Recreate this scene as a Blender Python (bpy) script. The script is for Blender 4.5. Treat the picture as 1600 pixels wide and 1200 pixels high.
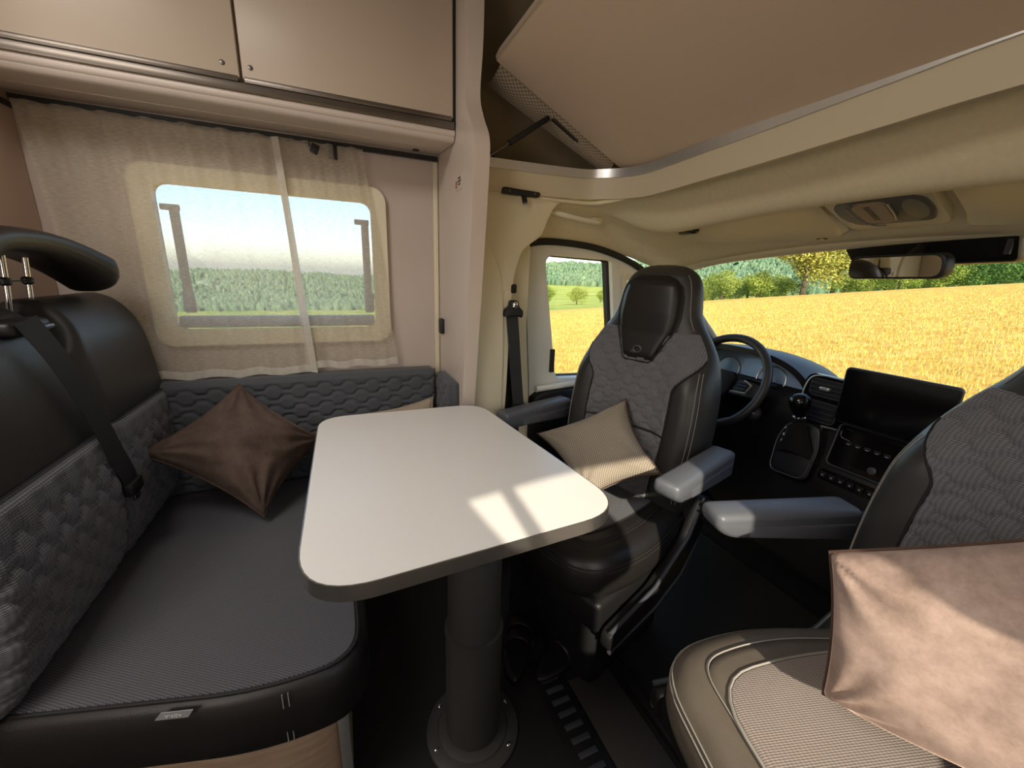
import bpy, bmesh, math, random
import numpy as np
from mathutils import Vector, Matrix, noise
from mathutils.geometry import tessellate_polygon

for o in list(bpy.data.objects):
    bpy.data.objects.remove(o)
S = bpy.context.scene
COL = S.collection
rng = np.random.default_rng(7)
random.seed(7)

# ------------------------------------------------------------------ camera
# x = driving direction, y = towards the driver's side wall, z = up, metres
CAM_H = 1.22
cam = bpy.data.objects.new('camera', bpy.data.cameras.new('camera'))
COL.objects.link(cam)
right = Vector((0.91958115, -0.39128029, 0.03564059))
down = Vector((-0.07102297, -0.25476083, -0.96439238))
fwd = Vector((0.38642755, 0.88430575, -0.26206315))
cam.matrix_world = Matrix(((right.x, -down.x, -fwd.x, 0), (right.y, -down.y, -fwd.y, 0),
                           (right.z, -down.z, -fwd.z, CAM_H), (0, 0, 0, 1)))
cam.data.sensor_width = 36
cam.data.lens = 36 * 625 / 1600
cam.data.clip_start = 0.02
cam.data.clip_end = 6000
S.camera = cam

# ------------------------------------------------------------------ sky, sun, fill lights, exposure
SUN = Vector((-0.30, -1.0, 0.60)).normalized()
world = bpy.data.worlds.new('sky')
S.world = world
world.use_nodes = True
wn = world.node_tree.nodes
wl = world.node_tree.links
sky = wn.new('ShaderNodeTexSky')
sky.sky_type = 'NISHITA'
sky.sun_disc = False
sky.sun_elevation = math.asin(SUN.z)
sky.sun_rotation = math.atan2(SUN.x, SUN.y)
sky.altitude = 300
sky.air_density = 1.0
sky.dust_density = 1.5
wl.new(sky.outputs[0], wn['Background'].inputs[0])
wn['Background'].inputs[1].default_value = 0.30

sun = bpy.data.objects.new('sun', bpy.data.lights.new('sun', 'SUN'))
COL.objects.link(sun)
sun.rotation_euler = SUN.to_track_quat('Z', 'Y').to_euler()
sun.data.energy = 6.0
sun.data.color = (1.0, 0.86, 0.70)
sun.data.angle = math.radians(0.9)


def area_light(name, loc, direction, sx, sy, power, col):
    l = bpy.data.lights.new(name, 'AREA')
    l.shape = 'RECTANGLE'
    l.size = sx
    l.size_y = sy
    l.energy = power
    l.color = col
    o = bpy.data.objects.new(name, l)
    COL.objects.link(o)
    o.location = loc
    o.rotation_euler = Vector(direction).to_track_quat('-Z', 'Y').to_euler()
    return o


# added fill lights at an unseen roof hatch and side window, brightening the interior
area_light('roof_fill_light', (-0.75, 0.45, 2.06), (0, 0, -1), 0.7, 0.5, 13, (1, 0.94, 0.87))
area_light('side_fill_light', (-0.95, -0.30, 1.25), (0.25, 1, 0), 1.0, 0.5, 7, (1, 0.93, 0.86))

S.view_settings.view_transform = 'Standard'
S.view_settings.look = 'None'
S.view_settings.exposure = 0.25
S.view_settings.gamma = 1.0
S.view_settings.use_curve_mapping = False


# ------------------------------------------------------------------ materials
def lin(r, g, b):
    f = lambda c: (c / 255) / 12.92 if c / 255 <= 0.04045 else ((c / 255 + 0.055) / 1.055) ** 2.4
    return (f(r), f(g), f(b), 1)


def setin(n, name, v):
    if name in n.inputs:
        n.inputs[name].default_value = v


def mat(name, col, rough=0.5, metal=0.0, var=0.06, vscale=6.0, bump=0.0, bscale=200.0, sheen=0.0, spec=0.5, coat=0.0):
    m = bpy.data.materials.new(name)
    m.use_nodes = True
    N, L = m.node_tree.nodes, m.node_tree.links
    b = N['Principled BSDF']
    tc = N.new('ShaderNodeTexCoord')
    nz = N.new('ShaderNodeTexNoise')
    nz.inputs['Scale'].default_value = vscale
    nz.inputs['Detail'].default_value = 4
    L.new(tc.outputs['Object'], nz.inputs['Vector'])
    mx = N.new('ShaderNodeMix')
    mx.data_type = 'RGBA'
    mx.inputs[6].default_value = tuple(c * (1 - var) for c in col[:3]) + (1,)
    mx.inputs[7].default_value = tuple(min(1, c * (1 + var)) for c in col[:3]) + (1,)
    L.new(nz.outputs[0], mx.inputs[0])
    L.new(mx.outputs[2], b.inputs['Base Color'])
    setin(b, 'Roughness', rough)
    setin(b, 'Metallic', metal)
    setin(b, 'Sheen Weight', sheen)
    setin(b, 'Specular IOR Level', spec)
    setin(b, 'Coat Weight', coat)
    if bump:
        n2 = N.new('ShaderNodeTexNoise')
        n2.inputs['Scale'].default_value = bscale
        n2.inputs['Detail'].default_value = 3
        L.new(tc.outputs['Object'], n2.inputs['Vector'])
        bp = N.new('ShaderNodeBump')
        bp.inputs['Strength'].default_value = bump
        bp.inputs['Distance'].default_value = 0.002
        L.new(n2.outputs[0], bp.inputs['Height'])
        L.new(bp.outputs[0], b.inputs['Normal'])
    return m


def weave(name, dark, light, pu=0.0040, pv=0.0030, rough=0.9, bump=0.6, check=False, bias=0.5):
    """woven cloth: thread pattern in UV metres"""
    m = bpy.data.materials.new(name)
    m.use_nodes = True
    N, L = m.node_tree.nodes, m.node_tree.links
    b = N['Principled BSDF']
    uv = N.new('ShaderNodeUVMap')
    sp = N.new('ShaderNodeSeparateXYZ')
    L.new(uv.outputs[0], sp.inputs[0])

    def math_(op, a, bb=None):
        n = N.new('ShaderNodeMath')
        n.operation = op
        for i, v in enumerate((a, bb)):
            if v is None:
                continue
            if isinstance(v, (int, float)):
                n.inputs[i].default_value = v
            else:
                L.new(v, n.inputs[i])
        return n.outputs[0]
    su = math_('SINE', math_('MULTIPLY', sp.outputs[0], 2 * math.pi / pu))
    sv = math_('SINE', math_('MULTIPLY', sp.outputs[1], 2 * math.pi / pv))
    pr = math_('MULTIPLY', su, sv) if check else math_('MULTIPLY', math_('ADD', math_('MULTIPLY', su, 0.45), sv), 0.7)
    h = math_('ADD', math_('MULTIPLY', pr, 0.5), bias)
    nz = N.new('ShaderNodeTexNoise')
    nz.inputs['Scale'].default_value = 420
    L.new(uv.outputs[0], nz.inputs['Vector'])
    h2 = math_('ADD', math_('MULTIPLY', h, 0.75), math_('MULTIPLY', nz.outputs[0], 0.25))
    mx = N.new('ShaderNodeMix')
    mx.data_type = 'RGBA'
    mx.inputs[6].default_value = dark
    mx.inputs[7].default_value = light
    L.new(h2, mx.inputs[0])
    L.new(mx.outputs[2], b.inputs['Base Color'])
    setin(b, 'Roughness', rough)
    setin(b, 'Specular IOR Level', 0.2)
    setin(b, 'Sheen Weight', 0.15)
    bp = N.new('ShaderNodeBump')
    bp.inputs['Strength'].default_value = bump
    bp.inputs['Distance'].default_value = 0.0015
    L.new(h2, bp.inputs['Height'])
    L.new(bp.outputs[0], b.inputs['Normal'])
    return m


def velvet(name, dark, light):
    m = mat(name, dark, rough=0.75, var=0.0, sheen=0.9, spec=0.1)
    N, L = m.node_tree.nodes, m.node_tree.links
    b = N['Principled BSDF']
    mx = [n for n in N if n.bl_idname == 'ShaderNodeMix'][0]
    mx.inputs[6].default_value = dark
    mx.inputs[7].default_value = light
    nz = [n for n in N if n.bl_idname == 'ShaderNodeTexNoise'][0]
    nz.inputs['Scale'].default_value = 14
    nz.inputs['Detail'].default_value = 8
    nz.inputs['Roughness'].default_value = 0.7
    mr = N.new('ShaderNodeMapRange')
    mr.inputs[1].default_value = 0.25
    mr.inputs[2].default_value = 0.72
    L.new(nz.outputs[0], mr.inputs[0])
    L.new(mr.outputs[0], mx.inputs[0])
    setin(b, 'Sheen Roughness', 0.35)
    setin(b, 'Sheen Tint', (light[0], light[1], light[2], 1))
    bp = N.new('ShaderNodeBump')
    bp.inputs['Strength'].default_value = 0.25
    bp.inputs['Distance'].default_value = 0.004
    L.new(nz.outputs[0], bp.inputs['Height'])
    L.new(bp.outputs[0], b.inputs['Normal'])
    return m


def glassmat(name, tint=(1, 1, 1, 1), gloss=0.06, rough=0.0):
    m = bpy.data.materials.new(name)
    m.use_nodes = True
    N, L = m.node_tree.nodes, m.node_tree.links
    N.remove(N['Principled BSDF'])
    t = N.new('ShaderNodeBsdfTransparent')
    t.inputs[0].default_value = tint
    g = N.new('ShaderNodeBsdfGlossy')
    g.inputs['Roughness'].default_value = rough
    mx = N.new('ShaderNodeMixShader')
    mx.inputs[0].default_value = gloss
    L.new(t.outputs[0], mx.inputs[1])
    L.new(g.outputs[0], mx.inputs[2])
    L.new(mx.outputs[0], N['Material Output'].inputs[0])
    return m


def sheer(name, col, through=0.4):
    """thin curtain cloth: open weave lets part of the view through"""
    m = bpy.data.materials.new(name)
    m.use_nodes = True
    N, L = m.node_tree.nodes, m.node_tree.links
    N.remove(N['Principled BSDF'])
    t = N.new('ShaderNodeBsdfTransparent')
    d = N.new('ShaderNodeBsdfDiffuse')
    d.inputs[0].default_value = col
    tr = N.new('ShaderNodeBsdfTranslucent')
    tr.inputs[0].default_value = col
    m1 = N.new('ShaderNodeMixShader')
    m1.inputs[0].default_value = 0.45
    L.new(d.outputs[0], m1.inputs[1])
    L.new(tr.outputs[0], m1.inputs[2])
    m2 = N.new('ShaderNodeMixShader')
    uv = N.new('ShaderNodeUVMap')
    nz = N.new('ShaderNodeTexNoise')
    mp = N.new('ShaderNodeMapping')
    mp.inputs['Scale'].default_value = (60, 420, 1)
    L.new(uv.outputs[0], mp.inputs[0])
    L.new(mp.outputs[0], nz.inputs['Vector'])
    nz.inputs['Scale'].default_value = 1.0
    mr = N.new('ShaderNodeMapRange')
    mr.inputs[1].default_value = 0.3
    mr.inputs[2].default_value = 0.7
    mr.inputs[3].default_value = 1 - through - 0.12
    mr.inputs[4].default_value = 1 - through + 0.12
    L.new(nz.outputs[0], mr.inputs[0])
    L.new(mr.outputs[0], m2.inputs[0])
    L.new(t.outputs[0], m2.inputs[1])
    L.new(m1.outputs[0], m2.inputs[2])
    L.new(m2.outputs[0], N['Material Output'].inputs[0])
    return m


def twotone(name, stops, scale, detail=6, rough=0.9, bump=0.0, stretch=(1, 1, 1), coord='Object'):
    m = bpy.data.materials.new(name)
    m.use_nodes = True
    N, L = m.node_tree.nodes, m.node_tree.links
    b = N['Principled BSDF']
    tc = N.new('ShaderNodeTexCoord')
    mp = N.new('ShaderNodeMapping')
    mp.inputs['Scale'].default_value = stretch
    L.new(tc.outputs[coord], mp.inputs[0])
    nz = N.new('ShaderNodeTexNoise')
    nz.inputs['Scale'].default_value = scale
    nz.inputs['Detail'].default_value = detail
    nz.inputs['Roughness'].default_value = 0.65
    L.new(mp.outputs[0], nz.inputs['Vector'])
    cr = N.new('ShaderNodeValToRGB')
    el = cr.color_ramp.elements
    el[0].position, el[0].color = stops[0]
    el[1].position, el[1].color = stops[-1]
    for p, c in stops[1:-1]:
        e = el.new(p)
        e.color = c
    L.new(nz.outputs[0], cr.inputs[0])
    L.new(cr.outputs[0], b.inputs['Base Color'])
    setin(b, 'Roughness', rough)
    setin(b, 'Specular IOR Level', 0.15)
    if bump:
        bp = N.new('ShaderNodeBump')
        bp.inputs['Strength'].default_value = bump
        bp.inputs['Distance'].default_value = 0.3
        L.new(nz.outputs[0], bp.inputs['Height'])
        L.new(bp.outputs[0], b.inputs['Normal'])
    return m


M = {}
M['panel'] = mat('cabinet_laminate', lin(192, 176, 158), 0.38, var=0.02)
M['shelf'] = mat('shelf_laminate', lin(208, 194, 182), 0.35, var=0.02)
M['wall'] = mat('wall_laminate', lin(196, 182, 172), 0.5, var=0.02)
M['mauve'] = mat('rear_partition_laminate', lin(196, 172, 158), 0.5, var=0.02)
M['ceiling'] = mat('ceiling_laminate', lin(214, 204, 190), 0.6, var=0.02)
M['plastic'] = mat('cab_trim_plastic', lin(230, 221, 194), 0.45, var=0.02, bump=0.08, bscale=500)
M['plastic_grey'] = mat('door_frame_plastic', lin(230, 230, 222), 0.4, var=0.02)
M['headliner'] = mat('headliner_textile', lin(234, 222, 188), 0.95, var=0.08, vscale=90, bump=0.25, bscale=700, spec=0.1)
M['textile_dark'] = mat('overcab_textile', lin(150, 136, 112), 0.95, var=0.05, spec=0.1)
M['bedboard'] = mat('bed_board_laminate', lin(214, 192, 168), 0.45, var=0.02)
M['alu'] = mat('brushed_aluminium', lin(222, 222, 220), 0.34, metal=0.8, var=0.05, vscale=40)
M['chrome'] = mat('chrome', lin(225, 225, 228), 0.08, metal=1.0, var=0.0)
M['darkmetal'] = mat('dark_strip_metal', lin(120, 112, 104), 0.35, metal=0.8, var=0.03)
M['leather'] = mat('dark_leather', lin(50, 49, 48), 0.42, var=0.12, vscale=30, bump=0.18, bscale=420)
M['leather_black'] = mat('black_leather', lin(32, 30, 29), 0.40, var=0.1, vscale=30, bump=0.15, bscale=420)
M['leather_sunlit'] = mat('sunlit_leather', lin(98, 90, 80), 0.5, var=0.14, vscale=18, bump=0.15, bscale=420)  # black seat leather lightened to look sunlit on the passenger cushion
M['black'] = mat('black_plastic', lin(24, 24, 25), 0.45, var=0.1, bump=0.05, bscale=500)
M['blackgloss'] = mat('gloss_black', lin(12, 11, 11), 0.12, var=0.0)
M['grey_plastic'] = mat('grey_plastic', lin(66, 70, 76), 0.4, var=0.05)
M['armrest'] = mat('armrest_plastic', lin(92, 95, 102), 0.42, var=0.04, bump=0.06, bscale=600)
M['fascia'] = mat('fascia_laminate', lin(206, 194, 166), 0.5, var=0.02)
M['edge'] = mat('table_edge_metal', lin(168, 166, 162), 0.25, metal=0.9, var=0.04)
M['stay'] = mat('grey_window_fitting', lin(168, 168, 170), 0.45, var=0.03)
M['rubber'] = mat('rubber_seal', lin(38, 36, 33), 0.7, var=0.05)
M['stitch'] = mat('stitch_thread', lin(150, 146, 140), 0.8, var=0.1)
M['stitch_dark'] = mat('seam_thread', lin(30, 30, 30), 0.8, var=0.1)
M['quilt'] = weave('quilted_grey_cloth', lin(62, 63, 66), lin(142, 142, 146), 0.007, 0.0030, bump=0.6)
M['quilt_wall'] = weave('quilted_dark_cloth', lin(52, 54, 57), lin(104, 107, 112), 0.006, 0.004, bump=0.4)
M['benchcloth'] = weave('bench_seat_cloth', lin(18, 18, 21), lin(112, 112, 118), 0.0080, 0.0052, bump=0.8, check=True)
M['seatcloth'] = weave('cab_seat_cloth', lin(92, 84, 80), lin(170, 158, 150), 0.0075, 0.0036, bump=0.5)
M['houndstooth'] = weave('woven_check_cloth', lin(62, 54, 46), lin(196, 184, 166), 0.0125, 0.0125, bump=0.5, check=True)
M['mesh_fabric'] = weave('open_mesh_cloth', lin(52, 44, 36), lin(196, 178, 152), 0.017, 0.017, bump=0.6, check=True, bias=0.62)
M['velvet'] = velvet('brown_velvet', lin(66, 54, 49), lin(106, 90, 81))
M['velvet_piping'] = velvet('brown_velvet_piping', lin(66, 50, 42), lin(96, 78, 68))
M['velvet_light'] = velvet('taupe_velvet', lin(124, 104, 94), lin(196, 172, 160))
M['beige_cloth'] = mat('beige_cloth', lin(178, 162, 142), 0.9, var=0.1, vscale=60)
M['table'] = mat('table_laminate', lin(228, 226, 222), 0.32, var=0.015, vscale=3)
M['tableunder'] = mat('table_underside', lin(200, 188, 172), 0.5, var=0.03)
M['leg'] = mat('table_leg_paint', lin(62, 61, 59), 0.62, var=0.04, bump=0.1, bscale=800)
M['floor'] = mat('dark_floor_covering', lin(24, 23, 22), 0.75, var=0.15, vscale=120, bump=0.1, bscale=600)
M['mat'] = mat('grey_floor_board', lin(60, 57, 54), 0.6, var=0.08, vscale=60)
M['wood'] = twotone('oak_bench_panel', [(0.3, lin(176, 150, 124)), (0.7, lin(206, 182, 156))], 6, stretch=(1, 1, 9), rough=0.5)
M['belt'] = mat('belt_webbing', lin(44, 45, 47), 0.65, var=0.08, vscale=60, bump=0.2, bscale=900)
M['cluster'] = mat('instrument_panel_reflection', lin(140, 160, 186), 0.2, var=0.0, coat=0.5)  # pale blue base colour stands in for a reflection
M['lampgrey'] = mat('dome_lamp_lens', lin(112, 112, 108), 0.25, var=0.03)
M['lamplens'] = mat('frosted_lamp_lens', lin(136, 136, 126), 0.35, var=0.03)
M['mirror'] = mat('mirror_glass', lin(220, 224, 228), 0.02, metal=1.0, var=0.0)
M['white'] = mat('white_paper', lin(230, 228, 222), 0.7, var=0.02)
M['tag'] = mat('grey_cloth_tag', lin(150, 150, 152), 0.7, var=0.04)
M['ink'] = mat('dark_print', lin(60, 44, 36), 0.7, var=0.0)
M['red'] = mat('red_print', lin(150, 60, 50), 0.7, var=0.0)
M['green'] = mat('green_sticker', lin(20, 120, 60), 0.5, var=0.0)
M['glass'] = glassmat('clear_glass', (0.97, 0.985, 0.97, 1), 0.04)
M['acrylic'] = glassmat('acrylic_pane', (0.90, 0.92, 0.95, 1), 0.05)
M['sheer'] = sheer('sheer_curtain_cloth', lin(224, 216, 198), 0.55)
M['hem'] = sheer('curtain_hem_cloth', lin(236, 232, 222), 0.08)
M['sun_blocker'] = sheer('translucent_sun_blocker', lin(230, 226, 216), -0.2)
M['wheat'] = twotone('ripe_wheat', [(0.25, lin(190, 142, 56)), (0.5, lin(226, 184, 90)), (0.75, lin(244, 214, 130))], 1.6, detail=10, bump=0.6)
M['wheat_ear'] = twotone('wheat_ears', [(0.3, lin(196, 146, 60)), (0.5, lin(232, 190, 96)), (0.72, lin(252, 226, 146))], 9, detail=3)
M['meadow'] = twotone('meadow', [(0.3, lin(126, 150, 56)), (0.5, lin(170, 182, 84)), (0.7, lin(206, 192, 104))], 0.02, detail=5, stretch=(1, 1, 1))
M['forest'] = twotone('forest', [(0.3, lin(80, 104, 80)), (0.5, lin(104, 130, 98)), (0.7, lin(136, 156, 118))], 0.03, detail=6)  # greens paled so that distance haze is in the colour
M['leaf'] = twotone('foliage', [(0.3, lin(104, 124, 50)), (0.55, lin(152, 166, 78)), (0.75, lin(192, 194, 108))], 1.5)
M['leaf_gold'] = twotone('golden_foliage', [(0.3, lin(128, 132, 56)), (0.55, lin(172, 166, 84)), (0.75, lin(204, 188, 106))], 1.5)
M['leaf_dark'] = twotone('dark_foliage', [(0.3, lin(62, 94, 46)), (0.55, lin(98, 130, 66)), (0.75, lin(134, 160, 88))], 1.5)
M['bark'] = mat('bark', lin(96, 80, 62), 0.9, var=0.2)


# ------------------------------------------------------------------ helpers
LOCAL = set()


def tag(o, label=None, cat=None, group=None, kind=None):
    if label:
        o['label'] = label
    if cat:
        o['category'] = cat
    if group:
        o['group'] = group
    if kind:
        o['kind'] = kind
    return o


def thing(name, label, cat, loc=(0, 0, 0), rotz=0.0, group=None, local=False):
    o = bpy.data.objects.new(name, None)
    o.empty_display_size = 0.05
    COL.objects.link(o)
    o.location = loc
    o.rotation_euler = (0, 0, rotz)
    if local:
        LOCAL.add(o)
    return tag(o, label, cat, group)


def mobj(name, V, F, m, parent=None, smooth=35, uv=None, mats=None, fmat=None):
    V = np.asarray(V, float).reshape(-1, 3)
    loc = np.zeros(3)
    if parent is None:
        loc = np.array([(V[:, 0].min() + V[:, 0].max()) / 2, (V[:, 1].min() + V[:, 1].max()) / 2, V[:, 2].min()])
        V = V - loc
    me = bpy.data.meshes.new(name)
    me.from_pydata(V.tolist(), [], [tuple(int(i) for i in f) for f in F])
    me.update()
    if mats:
        for mm in mats:
            me.materials.append(mm)
        me.polygons.foreach_set('material_index', fmat)
    else:
        me.materials.append(m)
    if uv is not None:
        ul = me.uv_layers.new(name='UVMap')
        li = np.zeros(len(me.loops), int)
        me.loops.foreach_get('vertex_index', li)
        ul.data.foreach_set('uv', np.asarray(uv, float)[li].ravel())
    if smooth:
        me.polygons.foreach_set('use_smooth', [True] * len(me.polygons))
        if smooth < 170:
            me.set_sharp_from_angle(angle=math.radians(smooth))
    o = bpy.data.objects.new(name, me)
    COL.objects.link(o)
    o.location = loc
    if parent is not None:
        o.parent = parent
        if parent.type == 'EMPTY' and parent not in LOCAL:
            o.matrix_parent_inverse = (Matrix.Translation(parent.location) @ parent.rotation_euler.to_matrix().to_4x4()).inverted()
        elif parent.type == 'MESH' and parent.parent is None:
            o.matrix_parent_inverse = Matrix.Translation(-parent.location)
    return o


def frombm(name, bm, m, parent=None, smooth=35):
    bmesh.ops.recalc_face_normals(bm, faces=bm.faces)
    bm.verts.index_update()
    V = [tuple(v.co) for v in bm.verts]
    F = [[v.index for v in f.verts] for f in bm.faces]
    bm.free()
    return mobj(name, V, F, m, parent, smooth)


def box(name, lo, hi, m, parent=None, bevel=0.0, seg=2, rot=None, smooth=35):
    bm = bmesh.new()
    bmesh.ops.create_cube(bm, size=1)
    lo, hi = Vector(lo), Vector(hi)
    for v in bm.verts:
        v.co = Vector(((v.co.x + .5) * (hi.x - lo.x) + lo.x, (v.co.y + .5) * (hi.y - lo.y) + lo.y, (v.co.z + .5) * (hi.z - lo.z) + lo.z))
    if bevel:
        bmesh.ops.bevel(bm, geom=bm.edges[:], offset=bevel, segments=seg, affect='EDGES', profile=0.5)
    if rot is not None:
        R_, c = rot
        c = Vector(c)
        for v in bm.verts:
            v.co = R_ @ (v.co - c) + c
    return frombm(name, bm, m, parent, smooth)


def rrect(u0, u1, v0, v1, r, n=6):
    P = []
    for cx, cy, a0 in ((u1 - r, v1 - r, 0), (u0 + r, v1 - r, 90), (u0 + r, v0 + r, 180), (u1 - r, v0 + r, 270)):
        for i in range(n + 1):
            a = math.radians(a0 + 90 * i / n)
            P.append((cx + r * math.cos(a), cy + r * math.sin(a)))
    return P


def roundpoly(P, r, n=5):
    out = []
    k = len(P)
    rr = r if isinstance(r, (list, tuple)) else [r] * k
    for i in range(k):
        p, a, b = Vector(P[i]), Vector(P[i - 1]), Vector(P[(i + 1) % k])
        if rr[i] <= 0:
            out.append(tuple(p))
            continue
        da, db = (a - p), (b - p)
        q = min(rr[i], da.length * .49, db.length * .49)
        s, e = p + da.normalized() * q, p + db.normalized() * q
        for j in range(n + 1):
            t = j / n
            out.append(tuple(s * (1 - t) ** 2 + p * 2 * t * (1 - t) + e * t * t))
    return out


def plate(name, poly, w0, w1, to3, m, parent=None, holes=(), smooth=35, bevel=0.0):
    """extrude a 2D outline (with holes) between w0 and w1; to3(u, v, w) gives the point"""
    loops = [list(poly)] + [list(h) for h in holes]
    flat = [p for l in loops for p in l]
    tris = tessellate_polygon([[Vector((p[0], p[1], 0)) for p in l] for l in loops])
    n = len(flat)
    V, F = [], []
    if bevel and not holes:
        area = sum(poly[i][0] * poly[(i + 1) % n][1] - poly[(i + 1) % n][0] * poly[i][1] for i in range(n))
        sg = 1 if area > 0 else -1
        ins = []
        for i in range(n):
            a, b, c = Vector(poly[i - 1]), Vector(poly[i]), Vector(poly[(i + 1) % n])
            t = ((b - a).normalized() + (c - b).normalized())
            t = t.normalized() if t.length > 1e-6 else (c - b).normalized()
            nn = Vector((-t.y, t.x)) * sg
            ins.append(tuple(b + nn * bevel))
        s = 1 if w1 > w0 else -1
        rings = [(ins, w0), ([tuple(Vector(p) * .3 + Vector(q) * .7) for p, q in zip(ins, poly)], w0 + s * bevel * .3), (poly, w0 + s * bevel), (poly, w1 - s * bevel), ([tuple(Vector(p) * .3 + Vector(q) * .7) for p, q in zip(ins, poly)], w1 - s * bevel * .3), (ins, w1)]
        for P, w in rings:
            V += [to3(p[0], p[1], w) for p in P]
        for k in range(5):
            for i in range(n):
                j = (i + 1) % n
                F.append((k * n + i, k * n + j, (k + 1) * n + j, (k + 1) * n + i))
        F += [tuple(t) for t in tris] + [tuple(5 * n + i for i in t)[::-1] for t in tris]
    else:
        V = [to3(p[0], p[1], w0) for p in flat] + [to3(p[0], p[1], w1) for p in flat]
        F = [tuple(t) for t in tris] + [tuple(n + i for i in t)[::-1] for t in tris]
        o = 0
        for l in loops:
            k = len(l)
            for i in range(k):
                F.append((o + i, o + (i + 1) % k, n + o + (i + 1) % k, n + o + i))
            o += k
    bm = bmesh.new()
    vs = [bm.verts.new(v) for v in V]
    for f in F:
        try:
            bm.faces.new([vs[i] for i in f])
        except ValueError:
            pass
    return frombm(name, bm, m, parent, smooth)


XZ = lambda u, v, w: (u, w, v)      # outline in x-z, extruded along y
YZ = lambda u, v, w: (w, u, v)      # outline in y-z, extruded along x
XY = lambda u, v, w: (u, v, w)      # outline in x-y, extruded along z


def tube(name, P, r, m, parent=None, n=8, closed=False, flat=1.0, up=None):
    P = [Vector(p) for p in P]
    k = len(P)
    rr = r if isinstance(r, (list, tuple)) else [r] * k
    V, F = [], []
    prev = None
    for i in range(k):
        a = P[i - 1] if (i > 0 or closed) else P[i]
        b = P[(i + 1) % k] if (i < k - 1 or closed) else P[i]
        t = (b - a).normalized()
        if prev is None:
            ref = Vector(up) if up else (Vector((0, 0, 1)) if abs(t.z) < .9 else Vector((1, 0, 0)))
            nx = ref - t * ref.dot(t)
        else:
            nx = prev - t * prev.dot(t)
        nx.normalize()
        prev = nx
        ny = t.cross(nx)
        for j in range(n):
            an = 2 * math.pi * j / n
            V.append(P[i] + nx * (math.cos(an) * rr[i] * flat) + ny * (math.sin(an) * rr[i]))
    for i in range(k if closed else k - 1):
        i2 = (i + 1) % k
        for j in range(n):
            j2 = (j + 1) % n
            F.append((i * n + j, i * n + j2, i2 * n + j2, i2 * n + j))
    if not closed:
        F.append(tuple(range(n))[::-1])
        F.append(tuple((k - 1) * n + j for j in range(n)))
    return mobj(name, [tuple(v) for v in V], F, m, parent, 50)


def lathe(name, prof, c, axis, m, parent=None, n=32):
    """prof: (radius, distance along axis) from c"""
    ax = Vector(axis).normalized()
    a = ax.orthogonal().normalized()
    b = ax.cross(a)
    c = Vector(c)
    V, F = [], []
    for r, h in prof:
        for j in range(n):
            an = 2 * math.pi * j / n
            V.append(tuple(c + ax * h + (a * math.cos(an) + b * math.sin(an)) * r))
    for i in range(len(prof) - 1):
        for j in range(n):
            j2 = (j + 1) % n
            F.append((i * n + j, i * n + j2, (i + 1) * n + j2, (i + 1) * n + j))
    F.append(tuple(range(n))[::-1])
    F.append(tuple((len(prof) - 1) * n + j for j in range(n)))
    return mobj(name, V, F, m, parent, 40)


def grid(name, fn, nu, nv, m, parent=None, su=1.0, sv=1.0, thick=0.0, smooth=180, uvfn=None):
    """open sheet fn(u, v), u and v from 0 to 1; thick gives it a back side"""
    us, vs = np.linspace(0, 1, nu), np.linspace(0, 1, nv)
    V = np.array([fn(u, v) for v in vs for u in us], float)
    UV = np.array([(uvfn(u, v) if uvfn else (u * su, v * sv)) for v in vs for u in us])
    F = [(j * nu + i, j * nu + i + 1, (j + 1) * nu + i + 1, (j + 1) * nu + i) for j in range(nv - 1) for i in range(nu - 1)]
    if thick:
        G = V.reshape(nv, nu, 3)
        du = np.gradient(G, axis=1)
        dv = np.gradient(G, axis=0)
        nn = np.cross(du, dv)
        nn /= np.maximum(np.linalg.norm(nn, axis=2, keepdims=True), 1e-9)
        B = (G - nn * thick).reshape(-1, 3)
        k = nu * nv
        F += [tuple(k + i for i in f)[::-1] for f in F]
        ring = [i for i in range(nu)] + [j * nu + nu - 1 for j in range(1, nv)] + [(nv - 1) * nu + i for i in range(nu - 2, -1, -1)] + [j * nu for j in range(nv - 2, 0, -1)]
        for a, b in zip(ring, ring[1:] + ring[:1]):
            F.append((b, a, k + a, k + b))
        V = np.vstack([V, B])
        UV = np.vstack([UV, UV])
    return mobj(name, V, F, m, parent, smooth, UV)


def text(name, s, size, m, parent, MW, flip=1):
    c = bpy.data.curves.new(name, 'FONT')
    c.body = s
    c.size = size
    c.align_x = 'CENTER'
    c.align_y = 'CENTER'
    c.extrude = 0.0002
    t = bpy.data.objects.new(name, c)
    COL.objects.link(t)
    dg = bpy.context.evaluated_depsgraph_get()
    me = t.evaluated_get(dg).to_mesh()
    V = [tuple(MW @ v.co) for v in me.vertices]
    F = [tuple(p.vertices) for p in me.polygons]
    t.to_mesh_clear()
    bpy.data.objects.remove(t)
    return mobj(name, V, F, m, parent, 0)


def sstep(a, b, x):
    t = min(1, max(0, (x - a) / (b - a)))
    return t * t * (3 - 2 * t)


def catmull(P, n):
    P = np.array(P, float)
    Q = np.vstack([2 * P[0] - P[1], P, 2 * P[-1] - P[-2]])
    out = []
    for i in range(len(P) - 1):
        p0, p1, p2, p3 = Q[i:i + 4]
        for j in range(n):
            t = j / n
            out.append(.5 * ((2 * p1) + (-p0 + p2) * t + (2 * p0 - 5 * p1 + 4 * p2 - p3) * t * t + (-p0 + 3 * p1 - 3 * p2 + p3) * t ** 3))
    out.append(P[-1])
    return np.array(out)


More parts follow.
